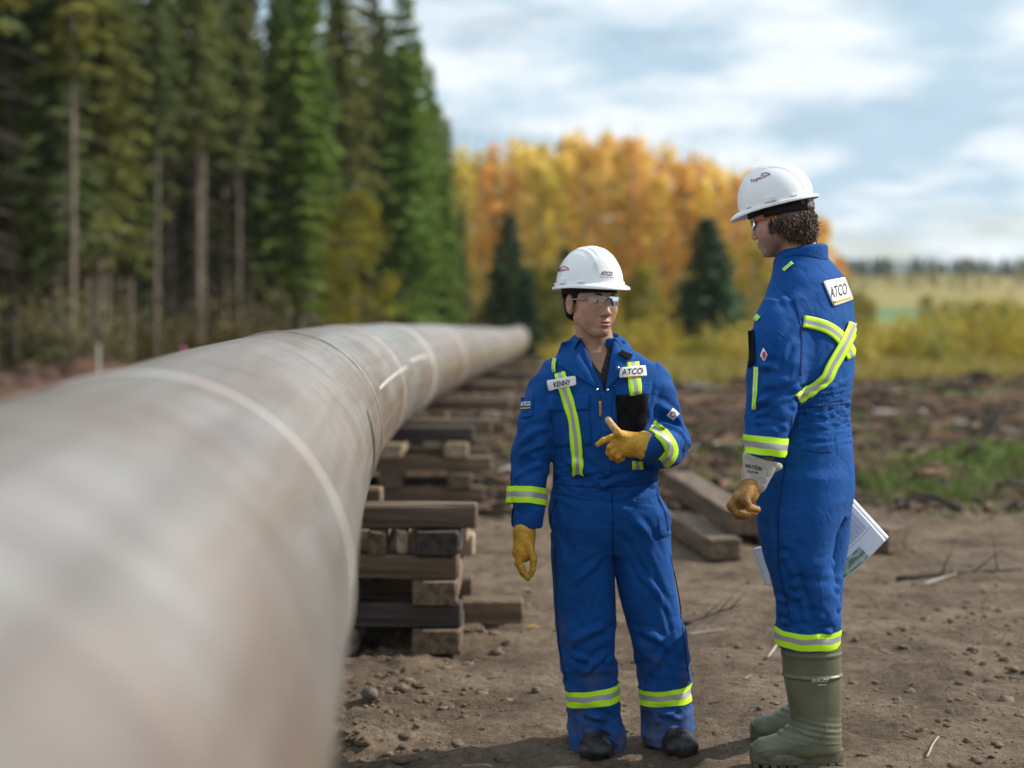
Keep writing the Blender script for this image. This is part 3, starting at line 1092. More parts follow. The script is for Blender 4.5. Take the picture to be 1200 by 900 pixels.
timber((cols(395), Yc + .0, zl[2]), .96, .20, g, hl, 'timberdark', 'inner lengthwise beam, third layer of the nearest crib', S1)
timber((cols(392), Yc - .35, zl[3]), 1.10, .15, g, -.01, 'timber', 'brown crosswise beam fourth from the bottom of the nearest crib', S1)
timber((cols(412), Yc + .30, zl[3]), 1.06, .15, g, 0, 'timberpale', 'pale rear crosswise beam, fourth layer of the nearest crib', S1)
timber((cols(513), Yc + .02, zl[4]), .95, .20, g, hl, 'timberdark', 'black rounded beam end just under the top beam of the nearest crib', S1)
timber((cols(441), Yc + .02, zl[4]), .92, .085, g, hl, 'timber', 'thin brown beam end beside the pipe, fifth layer of the nearest crib', S1)
timber((cols(470), Yc + .05, zl[4]), .92, .055, g, hl, 'timberpale', 'narrow pale plank on edge, fifth layer of the nearest crib', S1)
timber((cols(535), Yc + .22, zl[4]), .6, .09, g, hl, 'timberpale', 'pale short beam behind the black beam end of the nearest crib', S1)
timber((cols(400), Yc - .33, zl[5]), 1.20, .15, g, 0, 'timber', 'topmost long brown beam of the nearest crib, carrying the pipe', S1)
timber((cols(340), Yc + .33, zl[5]), .70, .15, g, 0, 'timber', 'rear topmost beam of the nearest crib behind the long brown one', S1)

ordn = ['bottom', 'second', 'third', 'fourth', 'fifth', 'sixth']
dist = [('second', 13.6), ('third', 18.5), ('fourth', 24), ('fifth', 30), ('sixth', 37), ('seventh', 45)]
for nm, Y in dist:
    c = pipe_c(Y); gr = float(base_z(c.x, Y)) - .03
    H = c.z - PIPE_R - gr; nl = max(3, round(H / .125)); t_ = H / nl
    for i in range(nl):
        z = gr + t_ * (i + .5)
        if i % 2 == (nl - 1) % 2:
            for s in (-1, 1):
                lab = '%s beam, %s layer of the %s crib from the camera' % ('front crosswise' if s < 0 else 'rear crosswise', ordn[i], nm)
                timber((c.x + .05 + random.uniform(-.06, .06), Y + s * .36 + random.uniform(-.03, .03), z), 1.45 + random.uniform(-.2, .25), .17, t_ - .004, random.uniform(-.03, .03),
                       random.choice(['timber', 'timber', 'timberdark']), lab, 'timbers of the %s crib' % nm)
        else:
            for s, w_ in ((-1, 'left'), (0, 'middle'), (1, 'right')):
                if s == 0 and i % 3 == 0: continue
                lab = '%s lengthwise beam, %s layer of the %s crib from the camera' % (w_, ordn[i], nm)
                timber((c.x + .08 + s * .52 + random.uniform(-.06, .06), Y + random.uniform(-.05, .05), z), 1.0 + random.uniform(-.1, .15), .18, t_ - .004, hl + random.uniform(-.03, .03),
                       random.choice(['timber', 'timberpale', 'timberpale', 'timberpale']), lab, 'timbers of the %s crib' % nm)

# loose timbers
LT = 'loose timbers lying on the ground'


def gp(px, py, Yg=None):
    """ground point seen at px,py"""
    Y = 8.0
    for _ in range(30):
        z = gz((px - 600) * Y / FPX, Y); Y = (CAM_H - z) * FPX / (py - 345)
    return Vector(((px - 600) * Y / FPX, Y, z))


p = gp(576, 733); timber((p.x, p.y + .08, p.z + .055), .30, .16, .125, .05, 'timber', 'short brown block lying right of the nearest crib', LT)
def beam2(a, b, w, h, lift, mt, label):
    """timber between two ground points seen in the photo"""
    a, b = Vector(a), Vector(b); d = b - a
    c = (a + b) / 2 + Vector((0, 0, lift + h / 2))
    return timber(c, d.length, w, h, math.atan2(d.y, d.x), mt, label, LT, pitch=-math.asin(d.z / d.length))


beam2(gp(793, 592), gp(872, 652), .21, .15, .13, 'timber', 'long grey beam leaning across another, left of the man in boots')
beam2(gp(793, 622), gp(850, 659), .20, .13, .01, 'timber', 'lower brown beam under the leaning grey beam between the men')
beam2(gp(862, 612), gp(905, 642), .20, .14, .02, 'timberdark', 'dark beam lying behind the left leg of the man in boots')
beam2(gp(960, 640), gp(1052, 650), .19, .16, .01, 'timber', 'squared beam stub lying right of the man in boots')

# ------------------------------------------------------------------ vegetation
def foliage(name, c1, c2, rnd, tr=.25):
    m = mat(name, c1, .75, spec=.25)
    varied(m, c1, c2, 1.1, detail=3, coord='Object', rnd=rnd)
    N = m.node_tree.nodes; L = m.node_tree.links; b = N['Principled BSDF']
    out = [n for n in N if n.type == 'OUTPUT_MATERIAL'][0]
    t = nd(N, 'ShaderNodeBsdfTranslucent'); ms = nd(N, 'ShaderNodeMixShader'); ms.inputs[0].default_value = tr
    src = b.inputs['Base Color'].links[0].from_socket
    L.new(src, t.inputs[0]); L.new(b.outputs[0], ms.inputs[1]); L.new(t.outputs[0], ms.inputs[2]); L.new(ms.outputs[0], out.inputs[0])
    return m


M['spruce'] = foliage('spruce_needles', (.098, .130, .052), (.175, .210, .080), [(.7, .85, .8), (1, 1, 1), (1.7, 1.3, .8), (.9, 1.0, .9), (1.25, 1.15, .75)], .45)
M['pine'] = foliage('pine_needles', (.12, .19, .035), (.20, .28, .055), [(.85, .95, .8), (1, 1, 1), (1.15, 1.05, .8)])
M['darkspruce'] = foliage('dark_spruce_needles', (.045, .092, .050), (.085, .155, .075), [(1, 1, 1), (.85, .95, 1.0)])
M['aspen'] = foliage('autumn_aspen_leaves', (.76, .52, .13), (.90, .70, .22), [(1.0, .80, .9), (1.1, 1.05, 1.3), (1.1, 1.25, .9), (1.1, .98, 1.4), (.90, 1.08, .9), (1.05, .78, .8), (1.1, 1.15, 1.2)], .5)
M['yellowleaf'] = foliage('yellow_green_leaves', (.17, .19, .035), (.36, .30, .045), [(.8, .9, .8), (1, 1, 1), (1.3, 1.05, .8), (.6, .7, .7)], .3)
M['goldleaf'] = foliage('golden_leaves', (.32, .28, .04), (.58, .44, .07), [(.6, .75, .8), (1, 1, 1), (1.1, .95, .8), (.8, .95, .7)], .35)
M['brush'] = foliage('dry_brush', (.09, .09, .035), (.18, .15, .06), [(.8, .9, .8), (1, 1, 1), (1.2, 1.05, .8)])
M['bark'] = mat('grey_bark', (.13, .11, .09), .9)
varied(M['bark'], (.07, .055, .045), (.20, .17, .14), 4, stretch=(2, 2, .4), bump=.6, bscale=12, bdist=.03, rnd=[(.6, .58, .55), (1, 1, 1), (1.3, 1.25, 1.2)])
M['palebark'] = mat('aspen_bark', (.34, .31, .26), .85)
varied(M['palebark'], (.20, .18, .15), (.42, .39, .33), 3, stretch=(2, 2, .8), bump=.3)


def trunk_mesh(H, r, bend=.15, n=8):
    k = 10; pts = []; rad = []
    a, b = random.uniform(-bend, bend), random.uniform(-bend, bend)
    for i in range(k + 1):
        t = i / k
        pts.append((a * math.sin(t * 2.4), b * math.sin(t * 3.1), H * t - (.4 if i == 0 else 0)))
        rad.append(r * (1 - t) ** .8 + .012 if i else r * 1.25)
    m = MB(); m.tube(pts, rad, n)
    return m, lambda t: Vector((a * math.sin(t * 2.4), b * math.sin(t * 3.1), H * t))


def conifer(name, H, r0, base, wid, nb, mats, dead=14, droop=.35, full=1.0):
    """tapered trunk, drooping branches carrying fans of needle clumps"""
    root = empty(name, (0, 0, -500))
    m, ax = trunk_mesh(H, r0)
    for _ in range(dead):
        t = random.uniform(.08, max(base, .1)); p = ax(t); th = random.uniform(0, 6.28); L = random.uniform(.4, 1.5)
        d = Vector((math.cos(th), math.sin(th), random.uniform(-.4, .15)))
        m.tube([p, p + d * L * .5, p + d * L + Vector((0, 0, -.1 * L))], [.025, .016, .006], 4)
    v = m.v
    tr = mk('trunk', [Vector(q) + Vector((0, 0, -500)) for q in v], m.f, mats[1], root)
    c = MB()
    for i in range(nb):
        t = base + (1 - base) * (i / nb) ** .92
        t = min(t + random.uniform(-.01, .01), .995)
        p = ax(t)
        prof = ((1 - t) / (1 - base)) ** .75
        L = wid * (prof * random.uniform(.6, 1.12) * full + .07)
        if t < base + .15 * (1 - base): L *= random.uniform(.35, 1.0)
        th = i * 2.399 + random.uniform(-.5, .5)
        d = Vector((math.cos(th), math.sin(th), 0)); s = Vector((-d.y, d.x, 0))
        rise = .25 * t
        ns = max(3, int(L / .2))
        for k in range(ns):
            u = (k + .6) / ns
            q = p + d * L * u + Vector((0, 0, L * (rise * u - droop * u * u)))
            w = (.16 + .30 * L * (1 - u) * .55 + .08) * random.uniform(.7, 1.3)
            for sgn in (-1, 1):
                e = s * sgn * w + d * w * random.uniform(.2, .8) + Vector((0, 0, -w * random.uniform(.1, .7)))
                f = d * random.uniform(.10, .2) + Vector((0, 0, random.uniform(-.12, .05)))
                c.add([q - f * .5, q + f, q + e + f * .4, q + e - f * .3], [(0, 1, 2, 3)])
            hang = Vector((random.uniform(-.08, .08), random.uniform(-.08, .08), -random.uniform(.15, .38)))
            c.add([q - d * .10, q + d * .12, q + hang + d * .08, q + hang - d * .06], [(0, 1, 2, 3)])
    for k in range(5):   # leader
        q = ax(1 - k * .012); th = k * 1.3; e = Vector((math.cos(th), math.sin(th), .3)) * .18
        c.add([q, q + Vector((0, 0, .12)), q + e, q + e - Vector((0, 0, .06))], [(0, 1, 2, 3)])
    mk('crown', [Vector(q) + Vector((0, 0, -500)) for q in c.v], c.f, mats[0], root)
    return root


def broadleaf(name, H, r0, base, wid, ncl, nleaf, leaf, mats, trunkn=1, tall=1.0):
    root = empty(name, (0, 0, -500))
    m, ax = trunk_mesh(H * .93, r0, .25)
    clumps = []
    for i in range(ncl):
        t = base + (1 - base) * ((i + random.random()) / ncl)
        prof = math.sin(math.pi * min(1, (t - base) / (1 - base) * .82 + .14)) ** .6
        th = random.uniform(0, 6.28); rr = wid * prof * random.uniform(.25, 1.0)
        p = ax(min(t * .9, .98)); q = p + Vector((math.cos(th) * rr, math.sin(th) * rr, rr * random.uniform(.4, .9)))
        if rr > .3 * wid: m.tube([p, p.lerp(q, .5) + Vector((0, 0, .05 * rr)), q], [r0 * .28 * (1 - t) + .02, .02, .008], 4)
        clumps.append((q, wid * random.uniform(.15, .50)))
    mk('trunk', [Vector(q) + Vector((0, 0, -500)) for q in m.v], m.f, mats[1], root)
    c = MB()
    for q, rad in clumps:
        for _ in range(nleaf):
            o = Vector((random.gauss(0, 1), random.gauss(0, 1), random.gauss(0, 1.15)))
            o = o.normalized() * rad * random.random() ** .45 * Vector((1, 1, 1.3 * tall)).z ** .3
            p = q + o
            a = Vector((random.gauss(0, 1), random.gauss(0, 1), random.gauss(0, .6))).normalized(); b = a.orthogonal().normalized()
            s = leaf * random.uniform(.6, 1.3)
            c.add([p - a * s, p + b * s * .7, p + a * s, p - b * s * .7], [(0, 1, 2, 3)])
    mk('crown', [Vector(q) + Vector((0, 0, -500)) for q in c.v], c.f, mats[0], root)
    return root


def bush(name, h, w, nst, nleaf, leaf, mats):
    root = empty(name, (0, 0, -500)); m = MB(); c = MB()
    for _ in range(nst):
        th = random.uniform(0, 6.28); L = h * random.uniform(.6, 1.0)
        d = Vector((math.cos(th) * w * .5, math.sin(th) * w * .5, L))
        m.tube([(0, 0, -.15), d * .5 + Vector((0, 0, .05)), d], [.018, .011, .004], 4)
        for _ in range(nleaf):
            t = random.uniform(.22, 1.0)
            p = d * t + Vector((random.gauss(0, 1), random.gauss(0, 1), random.gauss(0, 1))) * w * .16
            p.z = max(p.z, .02)
            a = Vector((random.gauss(0, 1), random.gauss(0, 1), random.gauss(0, .8))).normalized(); b = a.orthogonal().normalized(); s = leaf * random.uniform(.6, 1.3)
            c.add([p - a * s, p + b * s * .6, p + a * s, p - b * s * .6], [(0, 1, 2, 3)])
    mk('stem', [Vector(q) + Vector((0, 0, -500)) for q in m.v], m.f, mats[1], root)
    mk('leaves', [Vector(q) + Vector((0, 0, -500)) for q in c.v], c.f, mats[0], root)
    return root


used_protos = set()


def place(protos, px, Y, s=1.0, rz=None, label='', group=None, cat='tree', sz=None, X=None, sink=0.0):
    """stands a copy of a tree on the ground; the first use moves the prototype itself"""
    o = random.choice(protos) if isinstance(protos, list) else protos
    x = (px - 600) * Y / FPX if X is None else X
    loc = (x, Y, float(base_z(x, Y)) - sink)
    rz = random.uniform(0, 6.28) if rz is None else rz
    if o.name not in used_protos:
        used_protos.add(o.name); r = o; r.location = loc; r.rotation_euler = (0, 0, rz); r.scale = (s, s, sz or s)
    else:
        r = copy_tree(o, loc, rz, s, sz)
    tag(r, label, cat, group)
    if group is None and 'group' in r: del r['group']
    return r


spr = [conifer('spruce_tree', 19, .17, .20, 2.0, 165, (M['spruce'], M['bark'])) for _ in range(3)]
bare = [conifer('spruce_tree', 20, .125, .45, 1.6, 105, (M['spruce'], M['bark']), dead=46, full=.9) for _ in range(3)]
pin = [conifer('pine_tree', 18, .17, .12, 2.3, 190, (M['pine'], M['bark']), droop=.15) for _ in range(2)]
dks = [conifer('spruce_tree', 9, .13, .03, 1.9, 150, (M['darkspruce'], M['bark']), dead=2) for _ in range(2)]
asp = [broadleaf('aspen_tree', 15, .13, .14, 1.15, 38, 42, .15, (M['aspen'], M['palebark'])) for _ in range(4)]
yel = [broadleaf('birch_tree', 9, .11, .12, 2.1, 26, 60, .16, (M['yellowleaf'], M['palebark'])) for _ in range(3)]
bsh = [bush('bush', 1.5, 1.3, 16, 26, .085, (M['goldleaf'], M['bark'])) for _ in range(3)]
brs = [bush('bush', 1.7, 1.4, 16, 18, .08, (M['brush'], M['bark'])) for _ in range(2)]

GF = 'tall conifers of the dense forest left of the pipe'
LF = 'tall green conifer in the dense dark forest behind the pipe'
# forest edge from the left foreground towards the pipe's far end
E0, E1 = Vector((-15.5, 40)), Vector((-4.2, 122))
EDGE_L = Vector((-18, 24))
cnt = 0


def edge_at(t):
    return E0.lerp(E1, t)


side = Vector((-(E1 - E0).normalized().y, (E1 - E0).normalized().x))
rows = [(0.0, 26, bare + bare + spr), (2.4, 26, bare + bare + spr), (5.0, 24, spr + bare), (8.0, 24, spr), (11.5, 24, spr), (15, 24, spr), (19, 22, spr)]
for off, n, pr in rows:
    for i in range(n):
        t = (i + random.uniform(.1, .9)) / n
        p = edge_at(t) + side * (off + random.uniform(-.8, .8))
        s = random.uniform(.82, 1.12)
        if t > .72 and i % 3 == 0: pr_ = pin; s *= .95
        else: pr_ = pr
        place(pr_, 0, p.y, s, label=LF, group=GF, X=p.x); cnt += 1
# nearer flank closing the left edge of the view
for i in range(26):
    p = EDGE_L.lerp(E0, random.random()) + Vector((-random.uniform(0, 9), random.uniform(-1, 2)))
    place(spr + bare, 0, p.y, random.uniform(.85, 1.1), label=LF, group=GF, X=p.x)
# individually recognisable trees at the forest's end
for px, Y, s, kind, lab in ((352, 74, 1.12, pin, 'bright green pine at the forest edge, left of the darkest spire'),
                            (405, 84, 1.2, spr, 'darkest tall spire beside the first gap of sky'),
                            (472, 92, 1.15, pin, 'broad bright green pine topping the right end of the forest'),
                            (446, 100, 1.12, pin, 'green pine close behind the broad bright one at the forest end'),
                            (505, 106, .90, pin, 'shorter green pine on the outer end of the dark forest'),
                            (522, 100, .62, pin, 'lower bright green pine spreading at the outer forest edge'),
                            (488, 96, 1.0, pin, 'second bright green pine in front at the forest end'),
                            (540, 112, .52, spr, 'smallest green spruce where the dark forest meets the orange trees'),
                            (494, 118, .95, pin, 'green pine behind the forest end beside the orange trees')):
    place(kind, px, Y, s, label=lab)
place(yel, 418, 66, .86, label='yellow leafed birch in front of the dark conifers', group=None)
for i in range(110):
    t = random.random() ** 1.2 * 1.08 - .08
    p = edge_at(t) + side * random.uniform(-2.4, 9)
    place(brs, 0, p.y, random.uniform(.9, 2.0), label='dull olive undergrowth bush along the foot of the forest', group='undergrowth at the forest foot', cat='bush', X=p.x)

# orange aspen wood behind the men
GA = 'orange aspens of the autumn wood behind the men'
for k, (Y, n, x0, x1) in enumerate(((132, 20, 538, 975), (140, 22, 530, 985), (149, 21, 535, 980), (160, 20, 525, 985), (172, 18, 520, 990))):
    for i in range(n):
        px = x0 + (x1 - x0) * (i + random.uniform(.05, .95)) / n
        top = np.interp(px, [530, 560, 600, 690, 760, 820, 880, 940, 965, 990], [148, 138, 126, 122, 134, 152, 168, 190, 225, 270])
        h = (CAM_H - (top + random.uniform(-10, 34) - 345) * Y / FPX) - float(base_z(0, Y))
        place(asp, px, Y, h / 15 * random.uniform(.95, 1.03), label='orange and golden aspen in the autumn wood behind the men', group=GA)
# yellow-green trees in front of them
for i in range(34):
    px = random.choice([random.uniform(545, 640), random.uniform(740, 800), random.uniform(850, 985), random.uniform(640, 900)])
    Y = random.uniform(96, 134)
    place(yel, px, Y, random.uniform(.4, .85) * (1 if px < 900 else .8), label='yellow green birch in front of the orange aspen wood', group='yellow green birches before the aspen wood')
for px, Y, h, lab in ((598, 104, 8.8, 'tall narrow dark spruce in the orange wood just left of the shorter man'), (590, 141, 14.2, 'dark spruce spire rising among the orange aspens above the shorter man'),
                      (689, 143, 13.2, 'dark spruce spire among the orange aspens above the white helmet'),
                      (826, 84, 7.2, 'broad dark spruce standing between the two men'), (804, 92, 4.2, 'smaller dark spruce touching the broad one between the two men'), (850, 94, 5.2, 'dark spruce close behind the taller man'),
                      (618, 98, 5.4, 'low dark spruce just left of the shorter man\'s helmet'), (664, 118, 7.6, 'dark spruce behind the white helmet of the shorter man')):
    place(dks, px, Y, h / 9 * (1.75 if px == 826 else 1.3), label=lab, sz=h / 9) if Y < 135 else place(dks, px, Y, h / 14, label=lab, sz=h / 9)
place(asp, 968, 120, .56, label='small orange topped aspen right of the taller man\'s head')
place(yel, 985, 112, .62, label='low yellow green birch right of the taller man\'s collar')

# bushes beyond the cleared ground
for i in range(95):
    Y = random.uniform(46, 105)
    px = random.uniform(740, 1230) if i % 6 else random.uniform(640, 760)
    place(bsh, px, Y, random.uniform(.5, 1.3) * (1 + max(0, px - 960) / 500 * (Y > 60)), label='yellow autumn bush beyond the cleared ground', group='autumn bushes beyond the clearing', cat='bush')
# far farmland trees
for i in range(80):
    px = random.choice([random.uniform(1090, 1220), random.uniform(1080, 1215), random.uniform(960, 1020)])
    Y = random.uniform(200, 470)
    place(yel, px, Y, random.uniform(.55, 1.0), label='distant golden tree before the far green field', group='distant golden trees')
for i in range(230):
    px = random.uniform(930, 1240); Y = random.uniform(960, 1080)
    place(dks if i % 6 else yel, px, Y, random.uniform(.7, 1.25), label='dark conifer of the far treeline on the horizon', group='far treeline on the horizon')
for i in range(60):
    px = random.uniform(930, 1240); Y = random.uniform(820, 900)
    place(yel, px, Y, random.uniform(.7, 1.2), label='pale golden tree below the far dark treeline', group='golden trees below the far treeline')

# grass: uncountable, one object each
M['grass'] = foliage('green_grass', (.07, .12, .025), (.16, .22, .05), None, .3)
M['drygrass'] = foliage('golden_grass', (.26, .22, .06), (.42, .34, .10), None, .3)


def grass(name, pts, h, w, mt, label):
    c = MB()
    for x, y in pts:
        z = gz(x, y); th = random.uniform(0, 6.28); hh = h * random.uniform(.5, 1.3)
        d = Vector((math.cos(th), math.sin(th), 0)); l = Vector((random.gauss(0, .3), random.gauss(0, .3), 1)) * hh
        p = Vector((x, y, z - .01))
        c.add([p - d * w, p + d * w, p + l * .6 + d * w * .6 + l * .02, p + l, p + l * .6 - d * w * .6], [(0, 1, 2, 3, 4)])
    tag(c.build(name, mt, smooth=False), label, 'grass', kind='stuff')


pts = []
while len(pts) < 4200:
    y = random.uniform(12.6, 17.5); x = random.uniform(2.2, 6.6)
    if noise.noise(Vector((x * .8, y * .8, 5))) > -.05: pts.append((x, y))
while len(pts) < 6500:
    y = random.uniform(12.0, 24); x = random.uniform(.8, 7)
    if noise.noise(Vector((x * .6, y * .6, 9))) > .25: pts.append((x, y))
grass('green_grass', pts, .11, .010, M['grass'], 'short green grass growing over the soil bank behind the men')
pts = [(random.uniform(.06, .34) * (y := random.uniform(40, 68)), y) for _ in range(15000)]
grass('golden_grass', pts, .5, .05, M['drygrass'], 'golden autumn grass beyond the cleared strip')

# felled logs, sticks and slash on the cleared ground
M['palelog'] = mat('peeled_log', (.36, .33, .29), .8)
varied(M['palelog'], (.24, .21, .18), (.46, .43, .38), 5, stretch=(1, 1, 1), bump=.4)
M['brownlog'] = mat('brown_log', (.20, .12, .07), .85)
varied(M['brownlog'], (.065, .036, .022), (.20, .12, .07), 5, bump=.5, rnd=[(.7, .65, .6), (1, 1, 1), (1.2, 1.1, 1)])
M['darkwood'] = mat('dark_branch', (.035, .025, .02), .9)


def log(name, a, b, r, mt, label, group, cat='log', fork=False, sag=.0):
    a, b = Vector(a), Vector(b); m = MB(); n = 9; pts = []
    q = (b - a).cross(Vector((0, 0, 1))).normalized()
    for i in range(n):
        t = i / (n - 1); p = a.lerp(b, t) + q * (math.sin(t * 5 + a.x) * r * .7) + Vector((0, 0, math.sin(t * math.pi) * sag + random.uniform(-.15, .15) * r))
        pts.append(p)
    m.tube(pts, [r * (1 - .45 * i / (n - 1)) * random.uniform(.92, 1.08) for i in range(n)], 9)
    if fork:
        for t in (.35, .6, .8):
            p = a.lerp(b, t); d = ((b - a).normalized() * random.uniform(.3, 1) + q * random.uniform(-1, 1) + Vector((0, 0, random.uniform(.1, .9)))).normalized() * (b - a).length * .3
            m.tube([p, p + d * .5, p + d], [r * .4, r * .28, r * .1], 6)
    o = m.build(name, M[mt], org=a, smooth=True)
    tag(o, label, cat, group); return o


GL = 'felled logs on the cleared ground'
for (x0, y0, x1, y1, r, mt, lab) in (
        (770, 441, 868, 437, .10, 'palelog', 'pale thin log left of the taller man, farthest of the felled logs'),
        (792, 478, 878, 470, .09, 'brownlog', 'brown log lying left of the taller man at elbow height'),
        (770, 536, 880, 522, .055, 'palelog', 'whitish log running behind the shorter man\'s bent elbow'),
        (778, 500, 860, 506, .07, 'brownlog', 'brown splintered log left of the taller man\'s sleeve'),
        (1000, 490, 1085, 486, .08, 'palelog', 'pale brown log right of the taller man\'s waist'),
        (1005, 512, 1100, 520, .06, 'brownlog', 'long brown log right of the taller man\'s hip'),
        (1075, 560, 1200, 548, .04, 'brownlog', 'long thin log near the right edge behind the grass bank'),
        (1090, 455, 1150, 450, .12, 'brownlog', 'thick brown log far right beyond the slash'),
        (1020, 462, 1075, 466, .09, 'brownlog', 'short brown log far behind the taller man\'s back'),
        (1120, 500, 1195, 512, .06, 'palelog', 'bleached log at the right edge of the clearing'),
        (560, 560, 600, 553, .05, 'palelog', 'pale stick of log lying between the second crib and the shorter man'),
        (800, 452, 845, 458, .08, 'palelog', 'stubby pale log far left of the taller man')):
    a, b = gp(x0, y0), gp(x1, y1)
    log('log', a + Vector((0, 0, r * .8)), b + Vector((0, 0, r * .5)), r, mt, lab, GL)
a = gp(1128, 540); b = a + Vector((.42, .25, .42))
log('fallen_branch', a, b, .045, 'darkwood', 'dark forked branch sticking up from the slash near the right edge', None, 'branch', fork=True)
for (x0, y0, x1, y1, r, mt, lab) in (
        (800, 733, 868, 714, .009, 'darkwood', 'thin dark stick on the soil between the two men'),
        (806, 745, 850, 741, .006, 'palelog', 'short pale twig beside the dark stick between the men'),
        (1050, 680, 1198, 672, .012, 'darkwood', 'long dark branch lying on the soil at the right edge'),
        (1082, 686, 1120, 676, .008, 'palelog', 'light twig just below the long dark branch at right'),
        (898, 772, 918, 752, .006, 'palelog', 'pale twig leaning beside the green boot'),
        (516, 588, 556, 563, .012, 'darkwood', 'dark stick leaning on the ground behind the nearest crib'),
        (1085, 888, 1100, 866, .004, 'palelog', 'tiny pale twig standing near the lower right corner')):
    a, b = gp(x0, y0), gp(x1, y1)
    log('stick', a + Vector((0, 0, r)), b + Vector((0, 0, r * 2.2)), r, mt, lab, None, 'stick', fork=r > .008)
# slash: chips, splinters and twigs, uncountable
mb = MB()
for _ in range(1900):
    y = 12.8 + 30 * random.random() ** 1.3
    px = random.uniform(770, 1225) if random.random() < .8 else random.uniform(560, 640)
    if y < 17 and 2.0 < (px - 600) * y / FPX and random.random() < .6: continue
    x = (px - 600) * y / FPX; z = gz(x, y); th = random.uniform(0, 3.14); L = (.05 + .45 * random.random() ** 2) * (1 + y / 40)
    d = Vector((math.cos(th), math.sin(th) * .8, random.uniform(-.05, .25))) * L / 2; p = Vector((x, y, z + .02 + abs(d.z)))
    r = random.uniform(.006, .03) * (1 + y / 40)
    mb.tube([p - d, p + Vector((random.gauss(0, .02), 0, .02)), p + d], [r, r * .9, r * .4], 5, m=random.choice([1, 1, 1, 1, 2, 2, 2, 2]))
tag(mb.build('wood_slash', [M['palelog'], M['brownlog'], M['darkwood']], smooth=False), 'splintered branches and wood chips covering the cleared ground', 'slash', kind='stuff')
mb = MB()
for _ in range(260):
    y = random.uniform(4.8, 12); x = random.uniform(-.1 * y, .31 * y); z = gz(x, y); th = random.uniform(0, 3.14); L = random.uniform(.01, .07)
    d = Vector((math.cos(th), math.sin(th), .05)) * L / 2; p = Vector((x, y, z + .004)); r = random.uniform(.001, .0025)
    mb.tube([p - d, p + d], [r, r * .5], 4, m=random.choice([0, 1, 2, 2]))
tag(mb.build('wood_chips', [M['palelog'], M['brownlog'], M['darkwood']], smooth=False), 'small twigs and straw bits scattered on the bare soil', 'twigs', kind='stuff')

# stones
M['stone'] = mat('grey_stone', (.17, .14, .12), .85)
varied(M['stone'], (.07, .055, .043), (.16, .13, .10), 30, bump=.5, bscale=80, bdist=.006)


def stone(px, py, r, label):
    p = gp(px, py); m = MB(); n, k = 12, 8; vs = []
    for i in range(k + 1):
        a = math.pi * i / k
        for j in range(n):
            th = 2 * math.pi * j / n
            d = Vector((math.sin(a) * math.cos(th), math.sin(a) * math.sin(th), math.cos(a)))
            q = r * (1 + .22 * noise.noise(d * 1.7 + Vector((px, py, 0))))
            vs.append(p + Vector((d.x * q, d.y * q, d.z * q * .75 + r * .5)))
    fs = [(i * n + j, (i + 1) * n + j, (i + 1) * n + (j + 1) % n, i * n + (j + 1) % n) for i in range(k) for j in range(n)]
    m.add(vs, fs); tag(m.build('stone', M['stone'], org=p, smooth=True), label, 'stone', 'stones on the bare soil')


stone(628, 812, .020, 'round brown stone on the soil left of the shorter man\'s legs')
stone(864, 760, .016, 'small grey stone on the soil between the two men\'s legs')
stone(433, 818, .034, 'dark clod like stone beside the near pipe, below the crib')
stone(1003, 752, .016, 'small light stone right of the green boot\'s top')
stone(455, 838, .018, 'little stone right of the dark stone near the pipe')
stone(890, 832, .012, 'tiny dark pebble left of the green boot shaft')
# yellow leaf by the block
M['leafyellow'] = mat('yellow_leaf', (.75, .48, .07), .6)
p = gp(625, 737)
m = MB(); m.add([p + Vector((-.035, 0, .012)), p + Vector((0, -.02, .02)), p + Vector((.04, .0, .008)), p + Vector((0, .02, .016))], [(0, 1, 2, 3)])
tag(m.build('fallen_leaf', M['leafyellow'], org=p), 'single yellow leaf on the soil right of the short brown block', 'leaf')

# reddish earth piles and stakes at the left edge
M['redearth'] = mat('red_earth', (.20, .08, .04), .95)
varied(M['redearth'], (.03, .018, .012), (.13, .060, .032), 2.5, bump=.8, bscale=9, bdist=.08)


def earth_pile(c, rx, ry, h, label):
    m = MB(); n, k = 48, 16; vs = []
    for i in range(k + 1):
        rr = i / k
        for j in range(n):
            th = 2 * math.pi * j / n
            x = math.cos(th) * rr * rx; y = math.sin(th) * rr * ry
            z = h * (1 - rr ** 1.6) + noise.fractal(Vector((x * 1.6 + c[0], y * 1.6, 0)), .7, 2, 4) * .22 * (1.1 - rr) - (.12 if i == k else 0)
            vs.append(Vector(c) + Vector((x, y, z)))
    fs = [(i * n + j, (i + 1) * n + j, (i + 1) * n + (j + 1) % n, i * n + (j + 1) % n) for i in range(k) for j in range(n)]
    m.add(vs, fs); tag(m.build('earth_pile', M['redearth'], org=c, smooth=True), label, 'earth pile', 'earth piles left of the pipe')


for px, Y, rx, h, lab in ((35, 30, 1.35, .62, 'reddish brown earth pile at the left edge behind the pipe'), (100, 38, 1.5, .6, 'smaller rusty earth pile right of the one at the left edge'),
                          (-20, 27, 1.2, .6, 'earth pile cut by the left edge of the photo')):
    x = (px - 600) * Y / FPX; earth_pile((x, Y, float(base_z(x, Y)) - .05), rx, 1.3, h, lab)
M['stakewhite'] = mat('weathered_white_wood', (.36, .35, .30), .7)
M['pink'] = mat('pink_flagging', (.42, .06, .20), .6)


